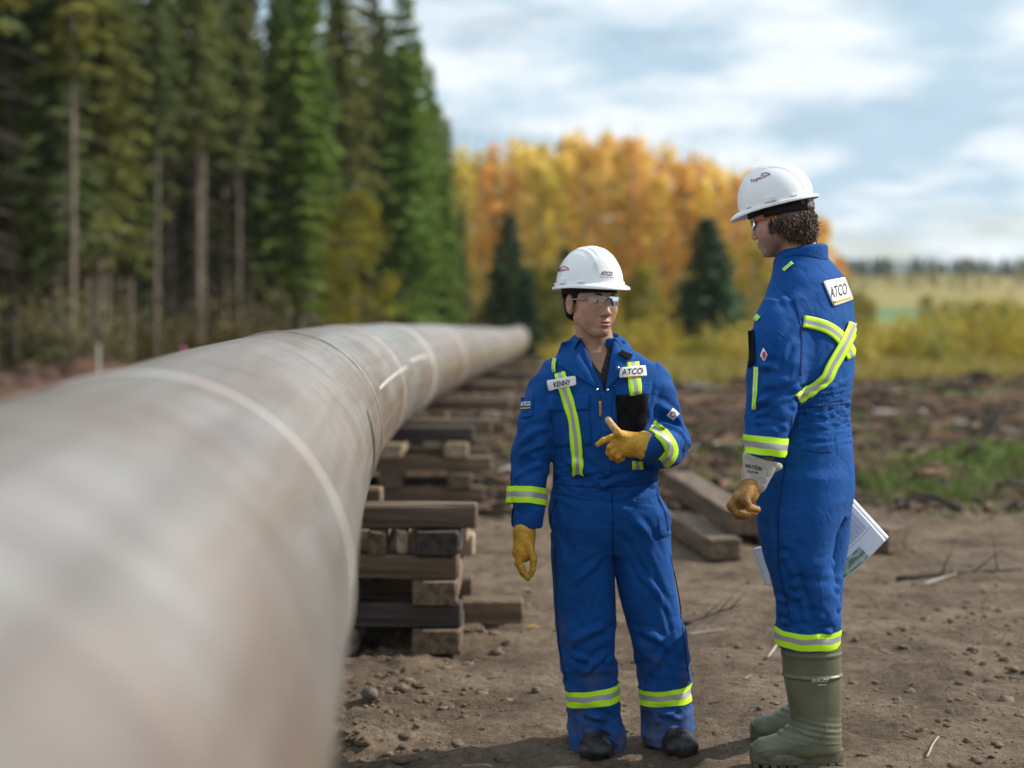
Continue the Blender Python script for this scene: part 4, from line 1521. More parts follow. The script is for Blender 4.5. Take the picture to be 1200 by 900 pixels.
def stake(px, Y, h, w, mt, label):
    x = (px - 600) * Y / FPX; z = float(base_z(x, Y)) + .1
    m = MB(); Rm = Matrix.Rotation(R(90), 3, 'Y')
    m.box((x, Y, z + h / 2 - .15), (h / 2, w, w * .45), Rm, bev=w * .15)
    o = m.build('survey_stake', M[mt], org=(x, Y, z)); tag(o, label, 'stake')
    if mt == 'timber':
        r = MB(); pts = [(x + .03, Y - .03, z + h - .1), (x + .10, Y - .05, z + h - .25), (x + .06, Y - .05, z + h - .5)]
        r.tube(pts, [.05, .07, .05], 6, flat=.2); r.build('flagging_ribbon', M['pink'], o, smooth=True)


stake(115, 34, 1.05, .055, 'stakewhite', 'white survey stake standing before the forest at left')
stake(213, 38, 1.0, .04, 'timber', 'survey stake with pink ribbon before the forest trunks')
# far white post on the horizon at right

# air: an even, thin haze over the whole site, sky outside it
hz = MB(); x0, x1, y0, y1, z0_, z1_ = -1200, 1800, -45, 1640, -13, 48
hz.add([(x0, y0, z0_), (x1, y0, z0_), (x1, y1, z0_), (x0, y1, z0_), (x0, y0, z1_), (x1, y0, z1_), (x1, y1, z1_), (x0, y1, z1_)],
       [(3, 2, 1, 0), (4, 5, 6, 7), (0, 1, 5, 4), (1, 2, 6, 5), (2, 3, 7, 6), (3, 0, 4, 7)])
hm = bpy.data.materials.new('air'); hm.use_nodes = True; hN = hm.node_tree.nodes; hN.clear()
pv = nd(hN, 'ShaderNodeVolumePrincipled'); pv.inputs['Color'].default_value = (.86, .93, 1.0, 1); pv.inputs['Density'].default_value = .00011; pv.inputs['Anisotropy'].default_value = .2
ho_ = nd(hN, 'ShaderNodeOutputMaterial'); hm.node_tree.links.new(pv.outputs[0], ho_.inputs['Volume'])
tag(hz.build('haze', hm), 'thin pale haze in the air over the whole clearing', 'haze', kind='stuff')

# ------------------------------------------------------------------ people: shared builders
def frame_axes(yaw, pitch=0.0, roll=0.0):
    """columns: forward, left, up.  yaw 0 faces the camera (-Y), positive turns towards +X"""
    f = Vector((math.sin(yaw), -math.cos(yaw), 0))
    l = Vector((math.cos(yaw), math.sin(yaw), 0))      # subject's left is image right when facing the camera
    u = Vector((0, 0, 1))
    Rm = Matrix((f, l, u)).transposed()
    Rm = Rm @ Matrix.Rotation(pitch, 3, 'Y') @ Matrix.Rotation(roll, 3, 'X')
    return Rm


def head_fn(x, y, z, wide=1.0, lean=1.0, beard=0.0):
    """face and skull in head axes (x forward, y left, z up, origin between the eyes' line and the ears)"""
    E = lambda c, r: ell(c, r)[0](x, y, z)
    C = lambda a, b, r, s=None: cone(a, b, r, s)[0](x, y, z)
    ay = np.abs(y)
    Em = lambda c, r: ell(c, r)[0](x, ay, z)
    Cm = lambda a, b, r, s=None: cone(a, b, r, s)[0](x, ay, z)
    d = E((-.012, 0, .036), (.100, .076 * wide, .088))
    d = smin(d, E((.028, 0, .012), (.066, .064 * wide, .075)), .02)
    d = smin(d, E((.024, 0, -.040), (.060, .056 * wide, .067)), .025)
    d = smin(d, Cm((.010, .046, -.060), (.060, .016, -.098), .019, .015), .024)     # jaw
    d = smin(d, Em((.050, .034, -.052), (.022, .020, .024)), .022)                      # cheeks
    d = smin(d, E((.069, 0, -.097), (.020, .021, .018)), .018)                          # chin
    d = smin(d, Em((.054, .041, -.026), (.022, .021, .019)), .020)                      # cheek bones
    d = smin(d, Cm((.081, .010, .019), (.064, .043, .018), .0095, .009), .012)          # brow
    d = smax(d, -Em((.102, .032, -.001), (.021, .016, .0115)), .013)                    # eye sockets
    d = smin(d, C((.082, 0, .010), (.099, 0, -.034), .0078, .0095), .012)               # nose
    d = smin(d, E((.101, 0, -.038), (.0115, .0115, .0095)), .007)
    d = smin(d, Em((.0925, .0130, -.0415), (.0105, .0068, .0075)), .006)
    d = smax(d, -Em((.0965, .0065, -.0500), (.005, .0032, .004)), .002)
    d = smin(d, E((.072, 0, -.070), (.021, .027, .022)), .012)                          # mouth mound
    d = smin(d, E((.0905, 0, -.0658), (.0065, .0215, .0046)), .004)            # lips
    d = smin(d, E((.0895, 0, -.0768), (.0070, .0185, .0056)), .004)
    d = smax(d, -E((.100, 0, -.0708), (.010, .023, .0026)), .0022)
    d = smax(d, -E((.098, 0, -.0875), (.010, .016, .004)), .006)
    # eyelids
    d = smin(d, Em((.0745, .031, .000), (.0140, .0150, .0122)), .004)
    d = smax(d, -Em((.092, .0318, -.0012), (.0115, .0115, .0040)), .0022)
    d = smin(d, Cm((.0855, .022, .0045), (.0815, .041, .0038), .0021), .002)
    # ears
    e = ell((-.006, .077 * wide, -.012), (.019, .0075, .031))[0](x, ay, z)
    e = smin(e, ell((-.004, .073 * wide, -.036), (.010, .007, .011))[0](x, ay, z), .006)
    e = smax(e, -ell((.001, .086 * wide, -.006), (.0125, .0075, .019))[0](x, ay, z), .003)
    e = smin(e, ell((-.002, .0815 * wide, -.005), (.005, .0035, .012))[0](x, ay, z), .003)
    d = smin(d, e, .007)
    return d


def head_colors(P, n, base, lip, beard=0.0, flush=.08):
    """albedo of the skin by place on the head (P in head axes)"""
    x, y, z = P[:, 0], P[:, 1], P[:, 2]
    c = np.tile(np.array(base, dtype=float), (len(P), 1))
    def g(cx, cy, cz, rx, ry, rz):
        return np.exp(-(((x - cx) / rx) ** 2 + ((np.abs(y) - cy) / ry) ** 2 + ((z - cz) / rz) ** 2))
    m = np.clip(g(.098, 0, -.0715, .014, .020, .0095) * 1.5, 0, 1)[:, None]
    c = c * (1 - m) + np.array(lip) * m
    f = (g(.06, .04, -.03, .03, .02, .02) + g(.11, 0, -.04, .014, .014, .012) + g(-.006, .078, -.01, .03, .012, .03))[:, None] * flush
    c = c * (1 + f * np.array([.6, -1.0, -1.0]))
    if beard > 0:
        b = sstep(-.045, -.062, z) * sstep(.0, .03, x) * beard
        b = b * (1 - .6 * np.clip(g(.098, 0, -.0715, .02, .022, .012) * 1.4, 0, 1))
        b = b + .5 * beard * sstep(-.02, -.05, z) * np.exp(-((x - .015) / .02) ** 2)
        b = np.clip(b, 0, 1)[:, None]
        c = c * (1 - b) + np.array((.07, .045, .032)) * b
    return c


def eye(root, Ec, Rm, side, look, s=1.0):
    c = Ec + Rm @ Vector((.0752 * s, side * .0312 * s, -.0008))
    r = .0118 * s; lk = (Rm @ Vector(look)).normalized()
    V = []; F = []; fm = []
    n, k = 24, 16; a = lk; u = a.orthogonal().normalized(); w = a.cross(u)
    for i in range(k + 1):
        th = math.pi * i / k
        for j in range(n):
            ph = 2 * math.pi * j / n
            V.append(c + (a * math.cos(th) + (u * math.cos(ph) + w * math.sin(ph)) * math.sin(th)) * r)
    for i in range(k):
        for j in range(n):
            F.append((i * n + j, i * n + (j + 1) % n, (i + 1) * n + (j + 1) % n, (i + 1) * n + j)); fm.append(1 if i < 3 else 0)
    return mk('eye', V, F, None, root, mats=[M['eyewhite'], M['iris']], fmat=fm)


def brow(root, Ec, Rm, s=1.0):
    m = MB()
    for sd in (-1, 1):
        pts = [(.0915, .012), (.0905, .021), (.0860, .032), (.0765, .042), (.0690, .048)]
        hs = [.0175, .0200, .0220, .0215, .0185]
        m.tube([Ec + Rm @ (Vector((p[0] + .002, sd * p[1], h)) * s) for p, h in zip(pts, hs)], [.0022, .0034, .0032, .0024, .001], 6)
    return m.build('eyebrows', M['brow'], root, smooth=True)


def hat(root, C, Rm, s=1.0, tag_front=None):
    """hard hat: one lathe-like shell with visor, brim lip, crown ridges; C centre of the brim plane"""
    n = 144; a, b, h = .128, .110, .130
    V = []
    def pt(u, th, inner=0.0):
        # u 0 top .. 1 base of the dome
        ph = (1 - u) * math.pi / 2
        c_, s_ = math.cos(ph), math.sin(ph)
        cr = c_ ** .86
        x = (a - inner) * cr * math.cos(th); y = (b - inner) * cr * math.sin(th); z = (h - inner) * s_ ** .95
        return x, y, z
    prof = []
    rows = []
    K = 34
    for i in range(K):
        u = (i / (K - 1)) ** 1.0
        row = []
        for j in range(n):
            th = 2 * math.pi * j / n
            x, y, z = pt(u, th)
            if u < .001: x, y = x * .0, y * .0
            # three raised ridges running front to back over the crown
            rg = 0
            w = sstep(.99, .88, u)
            fr = float(sstep(.62, .40, u)) if math.cos(th) > .2 else 1.0
            for yc, hh, ww in ((0, .0045, .012), (-.026, .0030, .0045), (.026, .0030, .0045)):
                rg += hh * math.exp(-((y - yc) / ww) ** 4) * fr
            side_panel = .0030 * float(sstep(.050, .047, abs(y)))
            k = (rg + side_panel) * float(w)
            L = math.sqrt(x * x + y * y + z * z) + 1e-9
            row.append((x * (1 + k / L), y * (1 + k / L), z * (1 + k / L)))
        rows.append(row)
    def brimrow(t, drop):
        row = []
        for j in range(n):
            th = 2 * math.pi * j / n
            x, y, z = pt(1.0, th)
            front = max(0, math.cos(th)) ** 2.2; back = max(0, -math.cos(th)) ** 2
            ext = .012 + .027 * front + .006 * back
            fl = 1 + ext * t / math.hypot(x, y)
            zz_ = -.004 * t - .012 * front * t * t - .004 * math.sin(th) ** 2 * t * 0 + drop
            row.append((x * fl, y * fl * (1 - .03 * front), zz_))
        return row
    for t, dr in ((.12, .0015), (.35, .001), (.65, 0), (.88, 0), (.97, -.0015), (1.0, -.005), (1.0, -.0085), (.97, -.0095), (.9, -.0075), (.6, -.0055), (.2, -.0045)):
        rows.append(brimrow(t, dr))
    for i in range(K - 1, -1, -3):
        u = i / (K - 1)
        row = []
        for j in range(n):
            th = 2 * math.pi * j / n; x, y, z = pt(u, th, .004)
            if i == 0: x = y = 0
            row.append((x, y, z - .001))
        rows.append(row)
    V = [C + Rm @ (Vector(p) * s) for row in rows for p in row]
    F = [(i * n + j, (i + 1) * n + j, (i + 1) * n + (j + 1) % n, i * n + (j + 1) % n) for i in range(len(rows) - 1) for j in range(n)]
    o = mk('hard_hat', V, F, M['white'], root)
    bv = bvh_of(V, F)
    # accessory slots on the brim's edge and a lip at the front
    m = MB()
    for th in (math.pi / 2 + .05, -math.pi / 2 - .05):
        x, y, z = pt(.985, th)
        m.box(C + Rm @ (Vector((x, y * 1.012, .012)) * s), (.019 * s, .0045 * s, .0085 * s), Rm, bev=.0015)
    for th in (.95, -.95, 2.3, -2.3):
        x, y, z = pt(.99, th)
        Rz = Rm @ Matrix.Rotation(th + math.pi / 2, 3, 'Z')
        m.box(C + Rm @ (Vector((x * 1.01, y * 1.01, .007)) * s), (.012 * s, .004 * s, .004 * s), Rz, bev=.0012)
    m.build('slot', M['white'], o, smooth=False)
    # inner harness: dark band and straps
    m = MB(); nn = 48
    def band(z0, z1, aa, bb, th0, th1, dz=0.0, thick=.0025):
        pts = []; k = 40
        for i in range(k + 1):
            th = th0 + (th1 - th0) * i / k
            bk = max(0, -math.cos(th)) ** 2 * dz
            for zz_ in (z0, z1):
                pts.append(C + Rm @ (Vector((aa * math.cos(th), bb * math.sin(th), zz_ + bk)) * s))
        outp = pts; inn = [C + (p - C) * (1 - thick / .1) for p in pts]
        f = [(2 * i, 2 * i + 2, 2 * i + 3, 2 * i + 1) for i in range(k)]
        N = len(pts)
        f += [(N + 2 * i + 1, N + 2 * i + 3, N + 2 * i + 2, N + 2 * i) for i in range(k)]
        f += [(2 * i, N + 2 * i, N + 2 * i + 2, 2 * i + 2) for i in range(k)] + [(2 * i + 1, 2 * i + 3, N + 2 * i + 3, N + 2 * i + 1) for i in range(k)]
        m.add(outp + inn, f)
    band(-.030, .006, .105, .089, 0, 2 * math.pi, dz=-.016)
    m.build('headband', M['strap'], o, smooth=True)
    return o, bv


def glove_mesh(name, prims, root, mt, vox=.0026, cuts=(), colfn=None, mats=None, fmfn=None):
    lo = np.min([p[0][1] for p in prims], axis=0) - .02; hi = np.max([p[0][2] for p in prims], axis=0) + .02
    A = [np.arange(lo[i], hi[i], vox) for i in range(3)]
    Fd = Field(*A)
    for p, k in prims: Fd.add(p, k)
    for p, k in cuts: Fd.cut(p, k)
    V, Q = Fd.mesh()
    N = vnormals(V, Q)
    d = np.array([noise.noise(Vector(v) * 34) * .0020 - max(0, .12 - abs(noise.noise(Vector(v) * 52 + Vector((4, 1, 2))))) * .012 for v in V])
    V = V + N * d[:, None]
    fm = None
    if fmfn is not None: fm = fmfn(V[Q].mean(1)).astype(np.int32)
    return mk(name, V, Q, mt, root, mats=mats, fmat=fm)


def cloth_mesh(Fd, folds, wr, seed=0.0):
    """mesh the field, then work in folds: (a, b, amp, width) segments, and a wrinkle function wr(P)->(amp, stretch xyz)"""
    V, Q = Fd.mesh()
    N = vnormals(V, Q)
    P = V.copy()
    d = np.zeros(len(V))
    for (a, b, amp, wd) in folds:
        a = np.array(a, dtype=float); b = np.array(b, dtype=float); ab = b - a
        t = np.clip(((P - a) @ ab) / max((ab ** 2).sum(), 1e-9), 0, 1)
        c = a + t[:, None] * ab
        bend = (np.sin(t * math.pi) * wd * .8)[:, None] * np.array([0, 0, 1.0])
        r = np.linalg.norm(P - c - bend, axis=1)
        env = np.sin(np.clip(t, .02, .98) * math.pi) ** .5
        s_ = r / wd
        d += 2.8 * amp * env * (np.exp(-(s_ * 1.25) ** 1.5) - .5 * np.exp(-((s_ - 1.35) / .7) ** 2))
    amp, st = wr(P)
    off = Vector((seed, seed * 1.7, seed * .3))
    for i in np.nonzero(amp > 1e-5)[0]:
        v = Vector((P[i, 0] * st[i, 0], P[i, 1] * st[i, 1], P[i, 2] * st[i, 2])) + off
        w = noise.noise(v * .4 + Vector((9, 2, 7))) * 1.2
        nn_ = noise.noise(v + Vector((w, w, w))); r = 1 - math.sqrt(nn_ * nn_ + .012) * 2.6
        q = noise.noise(v * 2.1 + Vector((3, 8, 1)))
        d[i] += amp[i] * (max(r, -.4) * .62 + q * .32)
    V = V + N * d[:, None]
    return V, Q


def ring_collar(root, bvh, C, rad_in, rad_out, z_stand, open0, open1, name='collar', yaw=0.0, drop=.012, back_up=.01, mt=None, dip=.0):
    """standing collar with the fall folded over the shoulders; angles measured from the front, both sides"""
    n = 56; rows = []
    V = []
    for i in range(n + 1):
        a = open0 + (open1 - open0) * i / n
        d = Vector((math.sin(yaw + a), -math.cos(yaw + a), 0))
        bk = (1 - math.cos(a)) / 2
        zt = z_stand + back_up * bk - dip * (1 - bk) ** 2
        ri = rad_in[0] + (rad_in[1] - rad_in[0]) * abs(math.sin(a)); ro = rad_out[0] + (rad_out[1] - rad_out[0]) * abs(math.sin(a))
        po = C + d * ro
        hit = bvh.ray_cast(Vector((po.x, po.y, zt + .10)), Vector((0, 0, -1)))
        zo = hit[0].z + .007 if hit[0] is not None and hit[0].z > zt - .13 else zt - .075
        zo = min(zo, zt - .012)
        sec = [(ri * .94, zt - .05), (ri, zt - .012), (ri + .003, zt), (ri + .009, zt + .003), (ri + .016, zt - .002)]
        k = 5
        for q in range(1, k + 1):
            t = q / k; rr = ri + .016 + (ro - ri - .016) * t
            zz_ = (zt - .002) * (1 - t) + zo * t + .010 * math.sin(t * math.pi) * .6
            sec.append((rr, zz_))
        sec.append((ro + .001, zo - .005)); sec.append((ro - .006, zo - .006))
        for r_, z_ in sec: 
            p = C + d * r_; V.append((p.x, p.y, z_))
        m = len(sec)
    F = [(i * m + j, (i + 1) * m + j, (i + 1) * m + j + 1, i * m + j + 1) for i in range(n) for j in range(m - 1)]
    return V, F


print('shared ok')

# ------------------------------------------------------------------ the shorter man, facing the camera
KY = 5.95
def K(px, py, dy=0.0): return W(px, py, KY + dy)
SK = KY / FPX


def Ks(rows, dy0=0.0):
    """rows (py, cx px, hw px, depth half m, dy) -> loft stations"""
    out = []
    for r in rows:
        py, cx, hw, hd = r[:4]; dy = (r[4] if len(r) > 4 else 0) + dy0
        p = K(cx, py, dy); out.append((p.z, p.x, p.y, hw * SK, hd))
    return out


k_torso = Ks([(397, 699, 22, .070), (405, 700, 30, .078), (413, 702, 43, .09), (424, 705, 59, .105), (438, 708, 68, .118), (470, 711, 67, .135),
              (510, 711, 63, .135), (545, 709, 60, .128), (566, 709, 60, .130), (590, 711, 65, .138), (615, 713, 66, .135), (630, 715, 58, .115), (642, 717, 42, .08)])
k_larm = Ks([(427, 657, 16, .05), (436, 651, 21, .060), (450, 645, 24, .068), (480, 635, 24, .068, -.01), (515, 625.5, 22, .066, -.02), (530, 622, 22, .066, -.02), (560, 619, 21, .062, -.04), (590, 617, 20.5, .058, -.06), (618, 616, 18, .052, -.075)])
k_rarm = Ks([(429, 754, 15, .05), (438, 761, 21, .060), (452, 766, 22.5, .066), (480, 772, 23.5, .070, -.0), (505, 778, 24, .070, -.0), (520, 783, 20, .058, -.01)])
k_lleg = Ks([(600, 684, 33, .10), (640, 683, 37, .118), (668, 684, 36, .114), (690, 684.5, 35.5, .110), (720, 686, 35, .105), (745, 687.5, 34.5, .102, -.01), (790, 691, 31.5, .095), (815, 694, 30.5, .092), (845, 697, 31, .096), (864, 700, 33.5, .105, -.01), (877, 701, 33, .108, -.01)])
k_rleg = Ks([(600, 744, 35, .10), (640, 750, 36, .118), (668, 754.5, 34, .112), (690, 759, 33.5, .110), (720, 765, 32.5, .105), (745, 771, 32.5, .102, -.01), (790, 778.5, 30, .095), (815, 780, 29.5, .092), (845, 783, 29.5, .094), (856, 783, 30, .10, -.01), (868, 783, 29.5, .103, -.01)])

kx = np.arange(.00, .66, .0055); ky = np.arange(5.62, 6.17, .0055); kz = np.arange(-.03, 1.52, .0055)
Fd = Field(kx, ky, kz)
Fd.add(vloft(k_torso, yaw=R(4), p=2.3), 0)
Fd.add(vloft(k_larm), .035)
Fd.add(vloft(k_rarm), .035)
wristK = K(757, 523.5, -.245)
elbK = K(783, 523, -.015)
Fd.add(cone(elbK, K(770, 524, -.13), .072, .064), .03)
Fd.add(cone(K(770, 524, -.13), wristK, .064, .045), .02)
Fl = Field(kx, ky, kz); Fl.add(vloft(k_lleg), 0); Fl.add(vloft(k_rleg), .004)
Fd.D = smin(Fd.D, Fl.D, .05)
Vfull, Qfull = Fd.mesh()
bvK0 = bvh_of(Vfull, Qfull)                   # uncut surface, for laying the collar on
# open neckline
wedge = []
def wedge_fn(x, y, z):
    px = 600 + x * FPX / KY; py = 345 + (CAM_H - z) * FPX / KY
    a = (np.abs(px - (703 + (py - 400) * .06)) - np.maximum(458 - py, 0) * .36) * SK
    return np.maximum(np.maximum(a, (y - 5.905)), -(z - K(0, 456).z))
Fd.cut((wedge_fn, np.array((.15, 5.7, K(0, 462).z)), np.array((.50, 6.0, 1.52))), .006)
kf = [
    # torso: pull towards the bent arm, waist gathers
    (K(750, 445, -.12), K(700, 520, -.13), .004, .022), (K(668, 470, -.1), K(655, 545, -.1), .005, .018),
    (K(690, 556, -.13), K(660, 566, -.12), .006, .014), (K(700, 572, -.13), K(745, 562, -.13), .006, .014), (K(735, 580, -.13), K(768, 570, -.1), .006, .015),
    (K(660, 540, -.1), K(700, 560, -.14), .005, .016), (K(716, 545, -.14), K(716, 640, -.14), .003, .012),
    # shoulders and armpits
    (K(655, 460, -.07), K(640, 490, -.08), .007, .018), (K(648, 470, -.07), K(660, 500, -.06), -.007, .015), (K(762, 455, -.08), K(752, 490, -.1), -.006, .016),
    (K(640, 500, -.07), K(612, 520, -.08), .006, .016), (K(638, 520, -.08), K(608, 538, -.08), .005, .014), (K(636, 545, -.09), K(606, 560, -.09), .005, .014), (K(630, 598, -.1), K(602, 606, -.1), .005, .012),
    (K(760, 470, -.07), K(800, 500, -.05), .007, .018), (K(770, 495, -.09), K(802, 515, -.06), .006, .016), (K(765, 510, -.15), K(800, 530, -.07), -.006, .014), (K(768, 540, -.14), K(800, 528, -.05), .007, .015),
    # thighs
    (K(730, 620, -.14), K(775, 700, -.12), .007, .018), (K(724, 650, -.13), K(790, 720, -.1), .005, .016), (K(745, 610, -.14), K(782, 660, -.12), .006, .02),
    (K(712, 655, -.12), K(668, 690, -.12), .005, .018), (K(716, 664, -.12), K(680, 730, -.12), .004, .018), (K(650, 620, -.1), K(668, 660, -.13), .005, .016),
    # knees and shins
    (K(722, 735, -.1), K(672, 752, -.11), .007, .018), (K(718, 765, -.1), K(685, 790, -.1), .008, .016), (K(660, 770, -.1), K(695, 776, -.1), .005, .014),
    (K(745, 740, -.1), K(785, 760, -.11), .006, .018), (K(792, 745, -.1), K(760, 795, -.1), .006, .016), (K(770, 690, -.12), K(790, 790, -.1), .005, .016),
    # hems stacking over the boots
    (K(670, 838, -.1), K(725, 850, -.1), .010, .015), (K(672, 862, -.11), K(720, 842, -.11), -.008, .013), (K(676, 858, -.11), K(730, 876, -.1), .010, .014),
    (K(755, 836, -.1), K(805, 846, -.1), .009, .014), (K(760, 850, -.1), K(808, 838, -.1), -.007, .012), (K(758, 862, -.1), K(800, 852, -.11), .009, .013),
]


def wrK(P):
    z = P[:, 2]
    py = 345 + (CAM_H - z) * FPX / KY; px = 600 + P[:, 0] * FPX / KY
    n = len(P)
    amp = np.full(n, .0095); st = np.tile(np.array([7., 7., 5.]), (n, 1))
    hem = sstep(815, 850, py); amp += hem * .0065; 
    st[:, 2] += hem * 16
    knee = np.exp(-((py - 765) / 35) ** 2) * (py > 650); amp += knee * .0055; st[:, 2] += knee * 6
    arm = ((px < 648) | (px > 768)) & (py < 625); amp += arm * .0045; st[:, 2] += arm * 6
    waist = np.exp(-((py - 566) / 13) ** 2) * (px > 650) * (px < 765); amp += waist * .005; st[:, 0] += waist * 18; st[:, 2] -= waist * 3
    return amp, st


Vk, Qk = cloth_mesh(Fd, kf, wrK, 2.0)
bvK = bvh_of(Vk, Qk)

# body: one continuous skin surface, dense round the head
EK = K(692.5, 352, -.055)
RK = frame_axes(R(29), R(1), R(-1.5))
hs = 1.07


def to_local(x, y, z, E, Rm, s):
    dx_, dy_, dz_ = x - E.x, y - E.y, z - E.z
    return [(dx_ * Rm[0][i] + dy_ * Rm[1][i] + dz_ * Rm[2][i]) / s for i in range(3)]


def dense_axis(lo, hi, dlo, dhi, cs=.012, fs=.0024):
    return np.concatenate([np.arange(lo, dlo, cs), np.arange(dlo, dhi, fs), np.arange(dhi, hi, cs)])


def body(E, Rm, s, bounds, lofts, extra, neck, base, lip, beard, wide=1.0, fs=.0024):
    (x0, x1), (y0, y1), (z0_, z1) = bounds
    hd = .14
    Fb = Field(dense_axis(x0, x1, E.x - hd, E.x + hd, fs=fs), dense_axis(y0, y1, E.y - hd, E.y + hd, fs=fs), dense_axis(z0_, E.z + .16, E.z - .16, E.z + .155, fs=fs))
    for l, k in lofts: Fb.add(l, k)
    for e, k in extra: Fb.add(e, k)
    hf = (lambda x, y, z: head_fn(*to_local(x, y, z, E, Rm, s), wide=wide) * s, np.array(E) - .13, np.array(E) + .13)
    sl, x, y, z = Fb.sub(hf[1], hf[2], 0)
    Fn = Field(Fb.xs, Fb.ys, Fb.zs)
    for nk, k in neck: Fn.add(nk, k)
    Fn.D[sl] = smin(Fn.D[sl], hf[0](x, y, z).astype(np.float32), .018)
    # keep the shoulders below the neckline
    Fb.D = smin(Fb.D, Fn.D, .03)
    V, Q = Fb.mesh()
    P = np.stack(to_local(V[:, 0], V[:, 1], V[:, 2], E, Rm, s), 1)
    col = head_colors(P, None, base, lip, beard)
    return V, Q, col


lowK = [(r[0], r[1], r[2], r[3], r[4]) for r in k_torso if r[0] < K(0, 412).z]
VB, QB, CB = body(EK, RK, hs, ((-.0, .66), (5.62, 6.17), (-.02, 0)),
                  [(vloft(lowK, yaw=R(4), shrink=.028), 0), (vloft(k_larm, shrink=.02), .02), (vloft(k_rarm, shrink=.02), .02), (vloft([r for r in k_lleg if r[0] > .10], shrink=.035), .02), (vloft([r for r in k_rleg if r[0] > .10], shrink=.035), .02)],
                  [(cone(elbK, wristK, .045, .026), .02), (cone(K(616, 618, -.075), K(614, 634, -.08), .028, .024), .01)],
                  [(econe(K(693.5, 372, -.012), K(697, 404, .012), .062, .064, (1, 0, 0), 1.0), .012), (cone(K(699, 405, .01), K(702, 424, .005), .058, .060), .02)],
                  (.42, .245, .160), (.36, .14, .115), .10)
man = mk('person', VB, QB, M['skin'], org=(K(725, 886).x, KY, .012), col=CB)
tag(man, 'shorter man in blue coveralls facing the camera, one yellow glove raised', 'person')
cov = mk('coveralls', Vk, Qk, M['blue'], man)
eye(man, EK, RK, 1, (1, .25, -.05), hs); eye(man, EK, RK, -1, (1, .25, -.05), hs)
brow(man, EK, RK, hs)

# hair: close cropped cap that shows at the temple and nape
def hair_cap(E, Rm, s, root, mt, grow=.005, low=-.045, zcut=.03, name='hair'):
    A = [np.arange(E[i] - .14, E[i] + .14, .003) for i in range(3)]
    Fh = Field(*A)
    def f(x, y, z):
        lx, ly, lz = to_local(x, y, z, E, Rm, s)
        d = ell((-.014, 0, .034), (.1 + grow, .0755 + grow, .09 + grow))[0](lx, ly, lz)
        d = smin(d, ell((-.05, 0, -.03), (.048 + grow, .056 + grow, .05))[0](lx, ly, lz), .02)
        sb = cone((.012, .0725, .02), (.014, .0685, -.018), .0075, .004)[0](lx, np.abs(ly), lz)
        d = smin(d, sb, .005)
        face = ell((.10, 0, -.03), (.082, .12, .068))[0](lx, ly, lz)
        d = smax(d, -face, .004)
        low_ = low - lz + np.clip(lx + .05, -.2, .03) * .9          # neck line rises towards the ears
        d = smax(d, low_, .004)
        earcut = ell((-.004, .08, -.018), (.021, .03, .027))[0](lx, np.abs(ly), lz)
        d = smax(d, -earcut, .003)
        return d * s
    Fh.add((f, np.array(E) - .14, np.array(E) + .14), 0)
    V, Q = Fh.mesh(); N = vnormals(V, Q)
    d = np.array([noise.noise(Vector((v[0] * 160, v[1] * 160, v[2] * 60))) * .0016 for v in V])
    return mk(name, V + N * d[:, None], Q, mt, root)


hair_cap(EK, RK, hs, man, M['hairblack'])
hatK = EK + RK @ Vector((.004, 0, .049)) + Vector((-.008, 0, .002))
RHK = frame_axes(R(33), R(-3.0), R(-1.5))
ho, hb = hat(man, hatK, RHK, 1.0)
V, F = px_text(hb, 'ATCO', 711, 320.5, 14, 5.0, rot=3, off=.0012, bold=.035, shear=.15); mk('logo', V, F, M['navy'], ho, smooth=False)
V, F = px_text(hb, 'constructing better', 711, 325, 16, 1.5, rot=3, off=.0012, bold=.01); mk('lettering', V, F, M['navy'], ho, smooth=False)
V, F = px_text(hb, 'TargetZero', 660.5, 316.5, 13, 4.2, rot=-6, off=.0008, bold=.02, shear=.4); mk('logo', V, F, M['darkred'], ho, smooth=False)
v, f, fm = px_strip(hb, [(655, 315.5), (659, 312.6), (663, 312), (667, 315.5)], .5, off=.0012, bands=False, step=1.5, thick=.0005); mk('logo', v, f, M['darkred'], ho, smooth=False)
# chin strap anchor hanging under the rear of the brim
m = MB(); m.tube([hatK + RHK @ Vector((-.045, -.088, -.004)), hatK + RHK @ Vector((-.050, -.080, -.034)), hatK + RHK @ Vector((-.075, -.06, -.040))], [.004] * 3, 6, flat=.4)
m.build('strap', M['strap'], ho, smooth=True)

# safety glasses
def glasses(root, E, Rm, s, lensmat, tmat, dip=0.0, fullframe=False):
    V = []; n, k = 40, 8
    for i in range(n + 1):
        a = -1.08 + 2.16 * i / n
        y = math.sin(a) * .066; x = .055 + math.cos(a) * .050 - .004
        t = abs(a) / 1.08
        top = .0155 - .001 * t; bot = -.019 * (1 - .55 * t ** 3)
        if abs(a) < .20: bot = -.019 + .023 * (1 - (abs(a) / .20) ** 2)
        for j in range(k + 1):
            z = bot + (top - bot) * j / k
            V.append(E + Rm @ (Vector((x + .0015 * math.sin(j / k * 3.14) , y, z + dip)) * s))
    F = grid_faces(n + 1, k + 1)
    o = mk('safety_glasses', V, F, lensmat, root)
    m = MB()
    for sd in (-1, 1):
        pts = [(.074, .060, .006), (.066, .068, .005), (.045, .0775, .003), (.01, .0815, .002), (-.012, .081, -.002), (-.03, .078, -.014)]
        m = MB(); m.tube([E + Rm @ (Vector((p[0], sd * p[1], p[2] + dip)) * s) for p in pts], [.0045, .0040, .0030, .0022, .002, .002], 6, flat=1.0, up=Rm @ Vector((0, 0, 1)))
        m.build('temple', tmat, o, smooth=True)
    m = MB()
    k1 = k + 1
    edge = [V[i * k1 + k] for i in range(n + 1)]
    m.tube(edge, .0011, 5)
    m.tube([V[i * k1] for i in range(n + 1)], .0007, 5)
    m.build('rim', tmat if fullframe else M['clearplastic'], o, smooth=True)
    return o


